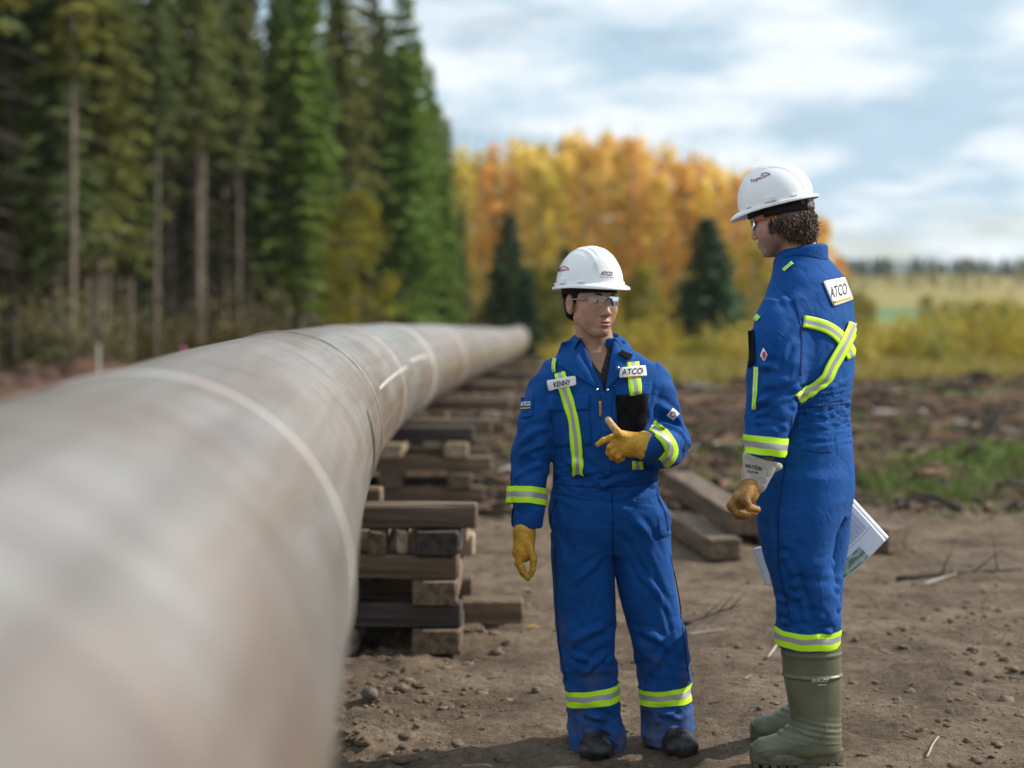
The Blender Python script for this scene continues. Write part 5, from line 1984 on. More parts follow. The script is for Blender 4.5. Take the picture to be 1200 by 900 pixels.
glasses(man, EK, RK, hs, M['lens'], M['clearplastic'])

# dark checked shirt under the open neck
Fs = Field(np.arange(.10, .52, .006), np.arange(5.78, 6.10, .006), np.arange(K(0, 474).z, K(0, 399).z, .006))
Fs.add(vloft([(r[0], r[1], r[2], r[3] - .022, r[4] - .022) for r in k_torso], yaw=R(4)), 0)
Fs.add(cone(K(698, 401, .012), K(701, 425, .005), .071, .080), .02)
def vcut(x, y, z):
    px = 600 + x * FPX / KY; py = 345 + (CAM_H - z) * FPX / KY
    a = (np.abs(px - (695 + (py - 400) * .20)) - np.maximum(436 - py, 0) * .52) * SK
    return np.maximum(np.maximum(a, y - 5.925), -(z - K(0, 436).z))
Fs.cut((vcut, np.array((.10, 5.7, K(0, 440).z)), np.array((.52, 6.0, 1.5))), .006)
Fs.cut((lambda x, y, z: -(z - K(0, 404).z) * -1 + 0 * x + 0 * y if False else (K(0, 404).z - z) + 0 * x + 0 * y, np.array((.10, 5.7, K(0, 404).z)), np.array((.52, 6.15, 1.5))), .003)
Vs, Qs = Fs.mesh()
M['shirt'] = mat('dark_checked_shirt', (.02, .02, .022), .85)
def check(m):
    N = m.node_tree.nodes; L = m.node_tree.links; b = N['Principled BSDF']
    t = nd(N, 'ShaderNodeTexCoord'); mp = nd(N, 'ShaderNodeMapping'); mp.inputs['Rotation'].default_value = (0, R(25), 0); L.new(t.outputs['Object'], mp.inputs[0])
    w1 = nd(N, 'ShaderNodeTexWave', i_Scale=22.0); w1.bands_direction = 'X'
    w2 = nd(N, 'ShaderNodeTexWave', i_Scale=22.0); w2.bands_direction = 'Z'
    L.new(mp.outputs[0], w1.inputs[0]); L.new(mp.outputs[0], w2.inputs[0])
    a = nd(N, 'ShaderNodeMath', operation='MAXIMUM'); L.new(w1.outputs['Fac'], a.inputs[0]); L.new(w2.outputs['Fac'], a.inputs[1])
    r = nd(N, 'ShaderNodeValToRGB'); r.color_ramp.elements[0].position = .8; r.color_ramp.elements[0].color = (.012, .012, .014, 1); r.color_ramp.elements[1].position = 1; r.color_ramp.elements[1].color = (.045, .045, .05, 1)
    L.new(a.outputs[0], r.inputs[0]); L.new(r.outputs[0], b.inputs['Base Color'])
check(M['shirt'])
shirt = mk('undershirt', Vs, Qs, M['shirt'], man)

# coverall collar: standing band round the back, lapels in front
CKn = K(699.5, 395, .005)
zst = K(0, 397).z
V1, F1 = ring_collar(man, bvK0, Vector((CKn.x, CKn.y, 0)), (.064, .069), (.105, .125), zst, R(48), R(312), back_up=.022, dip=.004)
parts = [(V1, F1, 0)]
for quad in (((672, 393), (690, 447), (706, 459), (706, 459)),):
    pass
def lapel(tl, bl, br, tr, n=10):
    """tl neck side top, bl outer tip, br bottom inner, tr inner edge top"""
    a, b, c, d = [Vector((*q, 0)) for q in (tl, bl, br, tr)]
    pts = []
    for i in range(n):
        for j in range(n):
            u, v = j / (n - 1), i / (n - 1)
            q = (a * (1 - u) + d * u) * (1 - v) + (b * (1 - u) + c * u) * v
            h = cast_px(bvK0, q.x, q.y, 0)
            yv = h.y if h is not None and h.y < 5.97 else 5.93
            lift = .010 + .010 * math.sin(u * math.pi) * (1 - v * .6)
            p = W(q.x, q.y, yv - lift)
            if q.y < 402: p.y = min(p.y, 5.895 + (402 - q.y) * .003)
            pts.append(p)
    return shell(pts, Vector((0, 1, 0)), n, n, .006)
parts.append((*lapel((658, 401), (649, 425), (704, 459), (669, 398)), 0))
parts.append((*lapel((731, 399), (746, 421), (709, 459), (719, 397)), 0))
v, f, m_ = merge(*parts)
col_o = mk('collar', v, f, M['blue'], man)
sm_ = col_o.modifiers.new('soft', 'SUBSURF'); sm_.levels = 1; sm_.render_levels = 1


def panel(bvh, quad, name, mt, root, off=.004, thick=.004, n=12, rnd=0.0):
    v, f = px_patch(bvh, quad, n, n, off, rnd, thick)
    return mk(name, v, f, mt, root)


def tape(bvh, line, hw, root, off=.004, name='reflective_stripe', step=4.0):
    v, f, fm = px_strip(bvh, line, hw, off, step=step)
    return mk(name, v, f, None, root, mats=[M['yellow'], M['silver']], fmat=fm)


def ring(bvh, c, ax, h, root, off=.004, arc=None, wob=0.0):
    v, f, fm = ring_strip(bvh, c, ax, h, off, arc=arc, wob=wob)
    return mk('reflective_stripe', v, f, None, root, mats=[M['yellow'], M['silver']], fmat=fm)


# pockets
panel(bvK, ((644, 468), (690, 468), (693, 522), (650, 524)), 'chest_pocket', M['blue'], cov, .004, .003)
panel(bvK, ((642, 464), (691, 462), (690, 480), (643, 482)), 'pocket_flap', M['blue'], cov, .009, .004, rnd=.03)
panel(bvK, ((721, 462), (759, 460), (757, 505), (724, 507)), 'black_pocket', M['black'], cov, .008, .004, rnd=.04)
panel(bvK, ((719, 452), (764, 448), (763, 462), (722, 464)), 'pocket_flap', M['blue'], cov, .008, .004)
panel(bvK, ((610, 466), (626, 462), (624, 488), (612, 491)), 'sleeve_pocket', M['blue'], cov, .004, .003, rnd=.08)
panel(bvK, ((727, 412), (740, 418), (737, 424), (724, 417)), 'collar_tab', M['black'], cov, .020, .003)
# stripes
tape(bvK, [(656.5, 437), (660, 450), (667, 470), (672, 490), (675, 510), (677, 535), (677.5, 557)], 6.4, cov, .010)
tape(bvK, [(741, 425), (742, 440), (744, 452), (745, 463)], 7.2, cov, .011)
tape(bvK, [(747, 540), (747, 546), (747, 551)], 6.6, cov, .006)
tape(bvK, [(651, 421), (648, 430), (650, 437)], 2.0, cov, .010)
# sleeve and leg rings
ring(bvK, K(616.5, 581.5, -.055), (K(618.5, 560, -.04) - K(615.5, 605, -.068)), 9.6 * SK, cov, .004)
ax_ = (K(783, 523, -.015) - wristK)
tape(bvK, [(763, 500), (771, 504.5), (779, 513), (785, 522), (787, 530), (782, 538), (776, 543)], 8.0, cov, .005, step=2.5)
ring(bvK, K(694.5, 812.5), (K(692, 790) - K(697, 835)), 9.6 * SK, cov, .004, wob=.002)
ring(bvK, K(780.5, 811.5), (K(778, 790) - K(782, 835)), 9.4 * SK, cov, .004, wob=.002)
# name patch, badges
o = panel(bvK, ((641.5, 446.5), (674.5, 440.5), (676, 451.5), (643, 457.5)), 'name_patch', M['whitepatch'], cov, .0135, .0012, 10, .05)
bp_ = bvh_of([v.co + ORG[o.name] for v in o.data.vertices], [tuple(p.vertices) for p in o.data.polygons])
V, F = px_text(bp_, 'KENNY', 658.8, 449.2, 20, 6.2, rot=-10, off=.0015, bold=.02); mk('name_lettering', V, F, M['navy'], o, smooth=False)
o = panel(bvK, ((726.5, 431.5), (755.5, 429), (757, 441.5), (725.5, 443)), 'logo_patch', M['whitepatch'], cov, .0145, .0012, 10, .04)
bp_ = bvh_of([v.co + ORG[o.name] for v in o.data.vertices], [tuple(p.vertices) for p in o.data.polygons])
V, F = px_text(bp_, 'ATCO', 741, 435.2, 25, 7.0, rot=-4, off=.0015, bold=.015, shear=.12); mk('logo', V, F, M['navy'], o, smooth=False)
v, f = px_patch(bp_, ((729, 441.3), (754, 439.4), (754, 440.8), (729, 442.4)), 3, 8, .0015, 0, .0005); mk('logo_underline', v, f, M['gold'], o)
V, F = px_text(bvK, 'ATCO', 617, 473.5, 11, 5, rot=-4, off=.008, bold=.03, shear=.12); mk('sleeve_logo', V, F, M['whitepatch'], cov, smooth=False)
v, f = px_patch(bvK, ((611.5, 478.4), (622.5, 477.4), (622.5, 478.8), (611.5, 479.8)), 3, 6, .008, 0, .0005); mk('logo_underline', v, f, M['gold'], cov)


def diamond(bvh, cx, cy, rx, ry, root, off=.006, tilt=0.0):
    q = [(cx - rx * .1, cy - ry), (cx + rx, cy - ry * .1 + tilt), (cx + rx * .1, cy + ry), (cx - rx, cy + ry * .1 - tilt)]
    v, f = px_patch(bvh, q, 6, 6, off, 0, .002); o = mk('badge', v, f, M['whitepatch'], root)
    b2 = bvh_of(v, f)
    vs = []; n = 20; c0 = cast_px(b2, cx, cy, .002)
    for i in range(n):
        a = 2 * math.pi * i / n; p = cast_px(b2, cx + math.cos(a) * rx * .50, cy + math.sin(a) * ry * .50, .002)
        vs.append(p if p is not None else W(cx + math.cos(a) * rx * .5, cy + math.sin(a) * ry * .5, c0.y))
    mk('badge_dot', vs, [tuple(range(n))], M['red'], o, smooth=False)
    V, F = text_mesh('S', .03, 0)
    return o


diamond(bvK, 788.5, 485.5, 7.2, 6.8, cov)
# zip placket and snaps
v, f = px_patch(bvK, ((704, 459), (717, 459), (716, 560), (706, 560)), 16, 6, .004, 0, .003); mk('placket', v, f, M['blue'], cov)
v, f, fm = px_strip(bvK, [(703, 470), (703.4, 482), (703, 489)], 1.6, off=.006, bands=False, step=3); mk('zip', v, f, M['zip'], cov)
for (cx, cy) in ((699.5, 457), (711.5, 457.3), (723.5, 432)):
    c = cast_px(bvK0, cx, cy, .014)
    m = MB(); m.tube([c + Vector((0, .003, 0)), c, c + Vector((0, -.002, 0))], [.0048, .0048, .003], 12); m.build('snap', M['snap'], cov, smooth=False)
# slash pocket seams on the thighs and waist seam, standing 2 mm proud
for ln in ([(652, 585), (645, 605), (644, 625)], [(770, 580), (780, 600), (783, 622)], [(652, 567), (680, 570), (710, 571), (745, 569), (764, 565)], [(717, 575), (718, 620), (719, 662)], [(650, 640), (652, 700), (655, 760), (664, 798)], [(786, 650), (796, 700), (803, 760), (808, 798)]):
    v, f, fm = px_strip(bvK, ln, .7, off=.002, bands=False, step=5, thick=.002); mk('seam', v, f, M['bluedark'], cov)

# gloves
gy_ = -.23
gl = [
    (econe(K(752.5, 522, -.25), K(741, 521, gy_ - .01), .0460, .032, (0, 0, 1), 1.08), .008),       # cuff
    (econe(K(741, 521, gy_ - .01), K(729, 520, gy_ - .01), .028, .030, (0, 0, 1), 1.48), .012),   # palm
    (cone(K(727, 511, gy_), K(716, 513.5, gy_ - .01), .0125, .0118), .007), (cone(K(716, 513.5, gy_ - .01), K(707, 516.5, gy_ - .012), .0118, .0112), .004), (cone(K(707, 516.5, gy_ - .012), K(700.5, 520.5, gy_ - .006), .0112, .0098), .004),
    (cone(K(725, 518, gy_ - .01), K(714.5, 524, gy_ - .028), .0125, .012), .006), (cone(K(714.5, 524, gy_ - .028), K(713.5, 531, gy_ - .008), .012, .011), .004), (cone(K(713.5, 531, gy_ - .008), K(721, 530, gy_ + .012), .011, .010), .003),
    (cone(K(727, 524, gy_ - .012), K(718, 530.5, gy_ - .03), .0125, .012), .006), (cone(K(718, 530.5, gy_ - .03), K(717, 536, gy_ - .010), .012, .0105), .003), (cone(K(717, 536, gy_ - .010), K(725, 534, gy_ + .010), .0105, .010), .003),
    (cone(K(730, 530, gy_ - .012), K(724, 535, gy_ - .028), .0115, .011), .005), (cone(K(724, 535, gy_ - .028), K(724, 539, gy_ - .010), .011, .0098), .003), (cone(K(724, 539, gy_ - .010), K(730, 537, gy_ + .006), .0098, .009), .003),
    (cone(K(735, 514, gy_ - .02), K(723.5, 507, gy_ - .034), .0165, .0140), .012), (cone(K(723.5, 507, gy_ - .034), K(718, 499.5, gy_ - .036), .0140, .0125), .006), (cone(K(718, 499.5, gy_ - .036), K(713, 492.5, gy_ - .032), .0125, .0110), .004),
]
def fmK(C):
    py = 345 + (CAM_H - C[:, 2]) * FPX / (KY + gy_); px = 600 + C[:, 0] * FPX / (KY + gy_)
    return (py < 507) & (px < 723 - (py - 490) * .1) & (px < 718.5 + (py - 496) * .45)
glove_mesh('glove', gl, man, None, mats=[M['leather'], M['leatherpale']], fmfn=fmK)
hy = -.085
def H(px, py, d): return K(px, py, hy + d)
gl = [
    (econe(H(614.5, 620, 0), H(614.5, 629, 0), .040, .036, (0, 1, 0), 1.1), .004),
    (econe(H(614.5, 626, 0), H(613, 646, 0), .034, .038, (0, 1, 0), 1.2), .012),
]
for dd, k_ in ((-.033, 0), (-.011, 1.5), (.011, 1.5), (.032, -1)):
    gl += [(cone(H(609.5, 645, dd), H(607.5, 659, dd), .0135, .0125), .006), (cone(H(607.5, 659, dd), H(612.5, 669.5 + k_, dd), .0125, .0115), .004), (cone(H(612.5, 669.5 + k_, dd), H(619, 676.5 + k_, dd * .9), .0115, .0095), .004)]
gl += [(cone(H(620, 638, -.030), H(625, 655, -.042), .0150, .0125), .010), (cone(H(625, 655, -.042), H(624.5, 667, -.040), .0125, .0115), .004), (cone(H(624.5, 667, -.040), H(622, 674, -.034), .0115, .0095), .003)]
glove_mesh('glove', gl, man, M['leather'])

# boots
def boot(root, heel, toe, z0_, wdt=.062, hgt=.075, mt=None, sole=None, ankle=None):
    heel, toe = Vector(heel), Vector(toe)
    d = (toe - heel).normalized(); sd = Vector((-d.y, d.x, 0))
    A = [np.arange(min(heel[i], toe[i]) - .10, max(heel[i], toe[i]) + .10, .0038) for i in range(2)] + [np.arange(z0_ - .01, z0_ + .2, .0038)]
    Fb = Field(*A)
    L = (toe - heel).length
    q = lambda t, h: (heel + d * L * t) * 1.0 + Vector((0, 0, z0_ + h - heel.z))
    Fb.add(econe(q(.12, .050), q(.45, .048), .048, .048, sd, 1.05), .02)
    Fb.add(econe(q(.45, .048), q(.84, .040), .047, .040, sd, 1.38), .02)
    Fb.add(ell(q(.85, .044), (.056, .054, .044)), .02)
    Fb.add(econe(q(.70, .058), q(.74, .056), .037, .036, sd, 1.46), .003)
    Fb.add(cone(q(.14, .05), q(.14, .17), .047, .052), .02)
    Fb.add(cone(q(.22, .08), q(.50, .06), .045, .036), .03)
    Fb.cut((lambda x, y, z: (z - (z0_ + .014)) + 0 * x + 0 * y, A_lo(A), A_hi(A)), .002)
    V, Q = Fb.mesh(); N = vnormals(V, Q)
    V = V + N * np.array([noise.noise(Vector(v) * 28) * .003 for v in V])[:, None]
    b = mk('boot', V, Q, mt, root)
    # sole
    m = MB(); prof = []
    for i in range(28):
        a = 2 * math.pi * i / 28
        cx = math.cos(a); t = .5 + .52 * cx
        w_ = wdt * (.80 + .25 * sstep(.35, .8, t)) * (abs(math.sin(a)) ** .6) * (1 if math.sin(a) >= 0 else -1)
        prof.append(heel + d * L * t + sd * w_)
    v = []
    for z_ in (0.0, .012, .022): v += [Vector((p.x, p.y, z0_ + z_)) for p in prof]
    v = [heel.lerp(p, 1.0) for p in v]
    n = 28; f = [(i * n + j, i * n + (j + 1) % n, (i + 1) * n + (j + 1) % n, (i + 1) * n + j) for i in range(2) for j in range(n)] + [tuple(range(n))[::-1], tuple(2 * n + j for j in range(n))]
    m.add(v, f); m.build('sole', sole or mt, b, smooth=False)
    return b
def A_lo(A): return np.array([a[0] for a in A])
def A_hi(A): return np.array([a[-1] for a in A])
bz = .008
boot(man, (K(704, 875, .07).x, KY + .07, 0), (K(697, 875, -.17).x, KY - .185, 0), bz, mt=M['bootblack'], sole=M['sole'])
boot(man, (K(780, 875, .07).x, KY + .06, 0), (K(801, 875, -.15).x, KY - .165, 0), bz + .008, mt=M['bootblack'], sole=M['sole'])

# ------------------------------------------------------------------ the taller man in rubber boots, seen from behind his left side
PY = 5.62
def Pp(px, py, dy=0.0): return W(px, py, PY + dy)
SP = PY / FPX
YAW = math.atan2(.8, .6)       # shoulder axis direction


def Pst(rows, dy0=0.0, metric=False):
    out = []
    for r in rows:
        py, cx, hw, hd = r[:4]; dy = (r[4] if len(r) > 4 else 0) + dy0
        p = Pp(cx, py, dy); out.append((p.z, p.x, p.y, hw if metric else hw * SP, hd))
    return out


p_torso = Pst([(292, 938, .070, .066), (300, 938, .085, .072), (310, 942, .115, .086), (325, 947, .155, .106), (345, 947, .180, .122), (372, 946, .188, .136), (410, 946, .186, .138),
               (445, 946, .174, .134), (474, 946, .156, .124), (490, 946, .156, .126), (520, 946, .160, .138), (560, 945, .160, .150), (585, 944, .150, .146), (602, 943, .125, .12)], 0, True)
p_narm = Pst([(352, 917, 20, .055, -.13), (366, 914, 27, .066, -.15), (390, 911.5, 30, .074, -.165), (420, 910, 31.5, .074, -.175), (455, 906, 30.5, .070, -.185), (480, 903, 28.5, .066, -.19), (505, 898.5, 23.5, .060, -.20), (534, 896, 21, .055, -.205)])
p_farm = Pst([(350, 968, 20, .055, .14), (370, 970, 24, .062, .16), (410, 968, 24, .066, .185), (450, 962, 23, .062, .205), (480, 958, 21, .058, .215)])
p_nleg = Pst([(560, 938, 40, .10, -.06), (600, 936, 46, .118, -.075), (625, 934.5, 45, .115, -.08), (650, 935, 39.5, .108, -.08), (675, 940.5, 36.5, .102, -.075), (700, 947, 36.5, .098, -.07), (725, 948.5, 36.5, .096, -.06), (740, 946.5, 36.5, .093, -.055), (756, 946.5, 34.5, .090, -.05)])
p_fleg = Pst([(560, 955, 40, .10, .09), (600, 956, 42, .115, .10), (625, 955, 41, .11, .105), (650, 956, 36, .105, .12), (680, 955, 32, .10, .14), (710, 953, 32, .096, .16), (756, 950, 32, .09, .19)])

px_ = np.arange(.68, 1.24, .0055); py_ = np.arange(5.26, 5.98, .0055); pz_ = np.arange(.42, 1.80, .0055)
Fd = Field(px_, py_, pz_)
Fd.add(vloft(p_torso, yaw=YAW, p=2.2), 0)
Fd.add(vloft(p_narm), .04)
Fd.add(vloft(p_farm), .04)
Fd.add(cone(Pp(958, 478, .215), Pp(948, 560, .27), .058, .048), .02)
Fl = Field(px_, py_, pz_); Fl.add(vloft(p_nleg), 0); Fl.add(vloft(p_fleg), .012)
Fd.D = smin(Fd.D, Fl.D, .06)
Vf2, Qf2 = Fd.mesh(); bvP0 = bvh_of(Vf2, Qf2)
pf = [
    # back pulled to the armpit and waist gathers
    (Pp(948, 360, -.13), Pp(930, 440, -.14), .004, .020), (Pp(940, 372, -.15), Pp(938, 430, -.16), -.007, .014), (Pp(965, 400, -.08), Pp(960, 460, -.1), .004, .016),
    (Pp(955, 478, -.12), Pp(958, 520, -.12), .006, .011), (Pp(968, 478, -.1), Pp(970, 515, -.1), .006, .010), (Pp(980, 480, -.05), Pp(982, 520, -.05), .005, .010), (Pp(944, 480, -.13), Pp(944, 515, -.14), .006, .010),
    (Pp(935, 478, -.13), Pp(998, 474, 0), -.006, .009),
    # seat and thigh
    (Pp(990, 560, 0), Pp(950, 622, -.12), .008, .018), (Pp(985, 590, 0), Pp(930, 640, -.15), .008, .016), (Pp(978, 605, -.05), Pp(945, 660, -.15), .006, .014), (Pp(900, 560, -.1), Pp(905, 640, -.15), .005, .018),
    (Pp(960, 540, -.12), Pp(968, 600, -.12), .005, .015), (Pp(972, 628, -.1), Pp(915, 655, -.17), .007, .015), (Pp(893, 600, -.1), Pp(930, 670, -.17), .005, .016),
    # knee
    (Pp(976, 660, -.1), Pp(925, 690, -.17), .008, .016), (Pp(982, 690, -.1), Pp(930, 700, -.16), .008, .015), (Pp(984, 712, -.1), Pp(940, 735, -.14), .008, .013), (Pp(905, 700, -.1), Pp(960, 722, -.15), .007, .014), (Pp(908, 728, -.1), Pp(975, 742, -.14), .008, .012), (Pp(930, 670, -.16), Pp(945, 725, -.15), .006, .015),
    # sleeve
    (Pp(930, 400, -.22), Pp(900, 450, -.25), .005, .016), (Pp(934, 455, -.22), Pp(885, 475, -.25), .009, .014), (Pp(930, 475, -.22), Pp(882, 490, -.25), .008, .013), (Pp(925, 440, -.22), Pp(890, 430, -.25), .006, .015), (Pp(884, 495, -.25), Pp(918, 500, -.24), .006, .011), (Pp(936, 380, -.2), Pp(915, 420, -.25), .005, .016),
    (Pp(912, 335, -.15), Pp(925, 375, -.2), .004, .015), (Pp(890, 360, -.1), Pp(885, 420, -.15), .004, .014),
]


def wrP(P):
    z = P[:, 2]; py = 345 + (CAM_H - z) * FPX / PY; px = 600 + P[:, 0] * FPX / PY
    n = len(P); amp = np.full(n, .0080); st = np.tile(np.array([5.5, 5.5, 4.2]), (n, 1))
    k = sstep(655, 720, py); amp += k * .004; st[:, 2] += k * 5
    w = np.exp(-((py - 482) / 16) ** 2) * (px > 925); amp += w * .005; st[:, 0] += w * 12; st[:, 1] += w * 12; st[:, 2] -= w * 3
    a = (px < 934) & (py > 420) & (py < 540); amp += a * .004; st[:, 2] += a * 6
    return amp, st


pf = [(a, b, amp * 1.15, w) for a, b, amp, w in pf]
Vp, Qp = cloth_mesh(Fd, pf, wrP, 11.0)
bvP = bvh_of(Vp, Qp)
EP = Pp(916, 255.5, -.005)
RP = frame_axes(R(-114), R(13), R(2))
hp = 1.01
lowP = [(r[0], r[1], r[2], r[3], r[4]) for r in p_torso if r[0] < Pp(0, 312).z]
VB, QB, CB = body(EP, RP, hp, ((.68, 1.24), (5.26, 6.02), (.10, 0)),
                  [(vloft(lowP, yaw=YAW, shrink=.03), 0), (vloft(p_narm, shrink=.022), .02), (vloft(p_farm, shrink=.022), .02), (vloft(p_nleg, shrink=.03), .02), (vloft(p_fleg, shrink=.03), .02)],
                  [(cone(Pp(896, 530, -.205), Pp(888, 560, -.205), .034, .028), .01), (cone(Pp(958, 478, .215), Pp(945, 585, .28), .040, .028), .01),
                   (cone(Pp(946, 745, -.05), Pp(955, 845, -.04), .055, .045), .02), (cone(Pp(950, 745, .19), Pp(953, 835, .22), .055, .045), .02)],
                  [(cone(Pp(922, 276, .01), Pp(938, 306, .005), .060, .064), .012), (cone(Pp(938, 300, .005), Pp(942, 330, .0), .062, .085), .03)],
                  (.46, .27, .19), (.38, .16, .14), .5, wide=.98)
man2 = mk('person', VB, QB, M['skin'], org=(Pp(940, 880).x, PY + .1, .055), col=CB)
tag(man2, 'taller man in blue coveralls and green rubber boots, seen from behind', 'person')
cov2 = mk('coveralls', Vp, Qp, M['blue'], man2)
eye(man2, EP, RP, 1, (1, -.1, -.1), hp); eye(man2, EP, RP, -1, (1, -.1, -.1), hp); brow(man2, EP, RP, hp)

hatP = EP + RP @ Vector((.008, 0, .051))
RHP = frame_axes(R(-112), R(13.5), R(-2))
ho2, hb2 = hat(man2, hatP, RHP, .97)
V, F = px_text(hb2, 'TargetZero', 890.5, 209, 23, 5.0, rot=-21, off=.0012, bold=.02, shear=.35); mk('logo', V, F, M['darkred'], ho2, smooth=False)
v, f, fm = px_strip(hb2, [(892, 204.5), (897, 202.3), (901, 202.8), (903, 205.2)], .55, off=.0012, bands=False, step=1.5, thick=.0005); mk('logo', v, f, M['darkred'], ho2, smooth=False)
# ratchet strap round the nape below the brim
m = MB(); Vv = []; k = 40
for i in range(k + 1):
    a = math.pi * .42 + (math.pi * 1.16) * i / k
    for (dr, z) in ((0, -.008), (.004, -.009), (.004, -.041), (0, -.042)):
        Vv.append(hatP + RHP @ Vector(((.111 + dr) * math.cos(a), (.0945 + dr) * math.sin(a), z - .006 * max(0, -math.cos(a)))))
m.add(Vv, [(i * 4 + j, i * 4 + (j + 1) % 4, (i + 1) * 4 + (j + 1) % 4, (i + 1) * 4 + j) for i in range(k) for j in range(4)])
for a in (math.pi * .88, math.pi * 1.0, math.pi * 1.12):
    c = hatP + RHP @ Vector((.116 * math.cos(a), .099 * math.sin(a), -.031)); Rz = RHP @ Matrix.Rotation(a + math.pi / 2, 3, 'Z')
    m.box(c, (.011, .0035, .017), Rz, bev=.001)
m.build('strap', M['strap'], ho2, smooth=True)
glasses(man2, EP, RP, hp, M['mirror'], M['orange'])

# brown curls: a soft mass with separate locks over it
A = [np.arange(EP[i] - .15, EP[i] + .15, .0035) for i in range(3)]
Fh = Field(*A)
def fh(x, y, z):
    lx, ly, lz = to_local(x, y, z, EP, RP, hp); ay = np.abs(ly)
    d = ell((-.014, 0, .034), (.100, .078, .090))[0](lx, ly, lz)
    d = smin(d, ell((-.046, 0, -.036), (.050, .064, .047))[0](lx, ly, lz), .02)
    d = smin(d, ell((-.022, .066, -.012), (.034, .020, .036))[0](lx, ay, lz), .015)
    d = smax(d, -ell((.10, 0, -.03), (.086, .12, .070))[0](lx, ly, lz), .004)
    d = smax(d, (-.082 - lz) + np.clip(lx + .04, -.2, .10) * 1.0, .01)
    return d * hp
Fh.add((fh, np.array(EP) - .15, np.array(EP) + .15), 0)
Vh, Qh = Fh.mesh(); Nh = vnormals(Vh, Qh)
d = np.array([noise.noise(Vector(v) * 38) * .006 + noise.noise(Vector(v) * 90) * .0025 for v in Vh])
Vh = Vh + Nh * d[:, None]
parts = []
lz = np.stack(to_local(Vh[:, 0], Vh[:, 1], Vh[:, 2], EP, RP, hp), 1)
cand = np.nonzero((lz[:, 2] < -.002) & (Nh[:, 2] > -.75))[0]
m = MB()
for i in rng.choice(cand, 1500, replace=False):
    p = Vector(Vh[i]) - Vector(Nh[i]) * .004; nrm = Vector(Nh[i])
    back = RP @ Vector((-1, 0, 0))
    g = (Vector((0, 0, -1)) * random.uniform(.5, 1.0) + nrm * random.uniform(.1, .5) + back * random.uniform(-.1, .3) + Vector((random.gauss(0, .3), random.gauss(0, .3), 0))).normalized()
    a = g.orthogonal().normalized(); b = g.cross(a)
    Ln = random.uniform(.016, .034); ph = random.uniform(0, 6.28); turns = random.uniform(.8, 1.8) * random.choice([-1, 1]); rc = random.uniform(.0035, .0065)
    pts = []; rr = []
    for k in range(11):
        t = k / 10; th = ph + turns * 6.28 * t
        q = p + g * Ln * t + (a * math.cos(th) + b * math.sin(th)) * rc * (.3 + t) + Vector((0, 0, -.012 * t * t))
        pts.append(q); rr.append(.0017 * (1 - t) ** .5 + .0005)
    m.tube(pts, rr, 5)
v, f, fm = merge((Vh.tolist(), Qh.tolist(), 0), (m.v, m.f, 0))
mk('hair', v, f, M['hairbrown'], man2)

# collar
CPn = Pp(938, 300, .005)
V1, F1 = ring_collar(man2, bvP0, Vector((CPn.x, CPn.y, 0)), (.070, .072), (.086, .092), Pp(0, 298).z, R(30), R(330), yaw=R(-127), back_up=.030, dip=.030)
co2 = mk('collar', V1, F1, M['blue'], man2)
so = co2.modifiers.new('thick', 'SOLIDIFY'); so.thickness = .004; so.offset = 0

# back patch, crossed stripes, badge
o = panel(bvP, ((963.5, 330), (989, 325), (999, 351), (976, 359.5)), 'logo_patch', M['whitepatch'], cov2, .006, .0015, 12, .03)
bp_ = bvh_of([v.co + ORG[o.name] for v in o.data.vertices], [tuple(p.vertices) for p in o.data.polygons])
V, F = px_text(bp_, 'ATCO', 982.5, 340.5, 20.5, 13.5, rot=-9, off=.0015, bold=.012, shear=.15, skew=-2); mk('logo', V, F, M['navy'], o, smooth=False)
v, f = px_patch(bp_, ((976, 353), (998, 347), (998.4, 349.4), (976.8, 355.6)), 3, 8, .0015, 0, .0005); mk('logo_underline', v, f, M['gold'], o)
tape(bvP, [(941, 376.5), (955, 379), (968, 383), (978, 389), (986, 397), (993, 407), (1000, 422)], 7.0, cov2, .006, step=3)
tape(bvP, [(934, 468), (946, 459), (958, 452), (968, 444), (973, 431), (981, 417), (990, 402), (998, 385), (1002, 372)], 7.0, cov2, .010, step=3)
# shoulder tape and front stripe seen from the side
tape(bvP, [(879, 382), (884, 377), (890, 370)], 2.6, cov2, .006, step=2)
tape(bvP, [(919, 318), (924, 313.5), (929, 309)], 1.7, cov2, .012, step=2)
tape(bvP, [(886.5, 430), (886, 448), (884.5, 470), (884, 480)], 2.4, cov2, .006, step=3)
panel(bvP, ((876.5, 388), (884, 386), (886, 424), (878.5, 432)), 'black_pocket', M['black'], cov2, .008, .004)
diamond(bvP, 895.5, 416, 4.2, 8.5, cov2, .006)
ring(bvP, Pp(897, 522.5, -.202), (Pp(899, 505, -.20) - Pp(896, 534, -.205)), 10.5 * SP, cov2, .004)
ring(bvP, Pp(946, 744.5, -.053), (Pp(947, 725, -.055) - Pp(945.5, 756, -.05)), 10.0 * SP, cov2, .004, wob=.003)
ring(bvP, Pp(950, 744, .185), (0, 0, 1), 10.0 * SP, cov2, .004, wob=.003)
for ln in ([(934, 478), (955, 476), (975, 475), (996, 472)], [(944, 527), (955, 530), (975, 529)], [(918, 340), (930, 352), (937, 372), (940, 400), (938, 440)], [(929, 488), (921, 540), (912, 600), (912, 660), (925, 720)]):
    v, f, fm = px_strip(bvP, ln, .7, off=.002, bands=False, step=5, thick=.002); mk('seam', v, f, M['bluedark'], cov2)

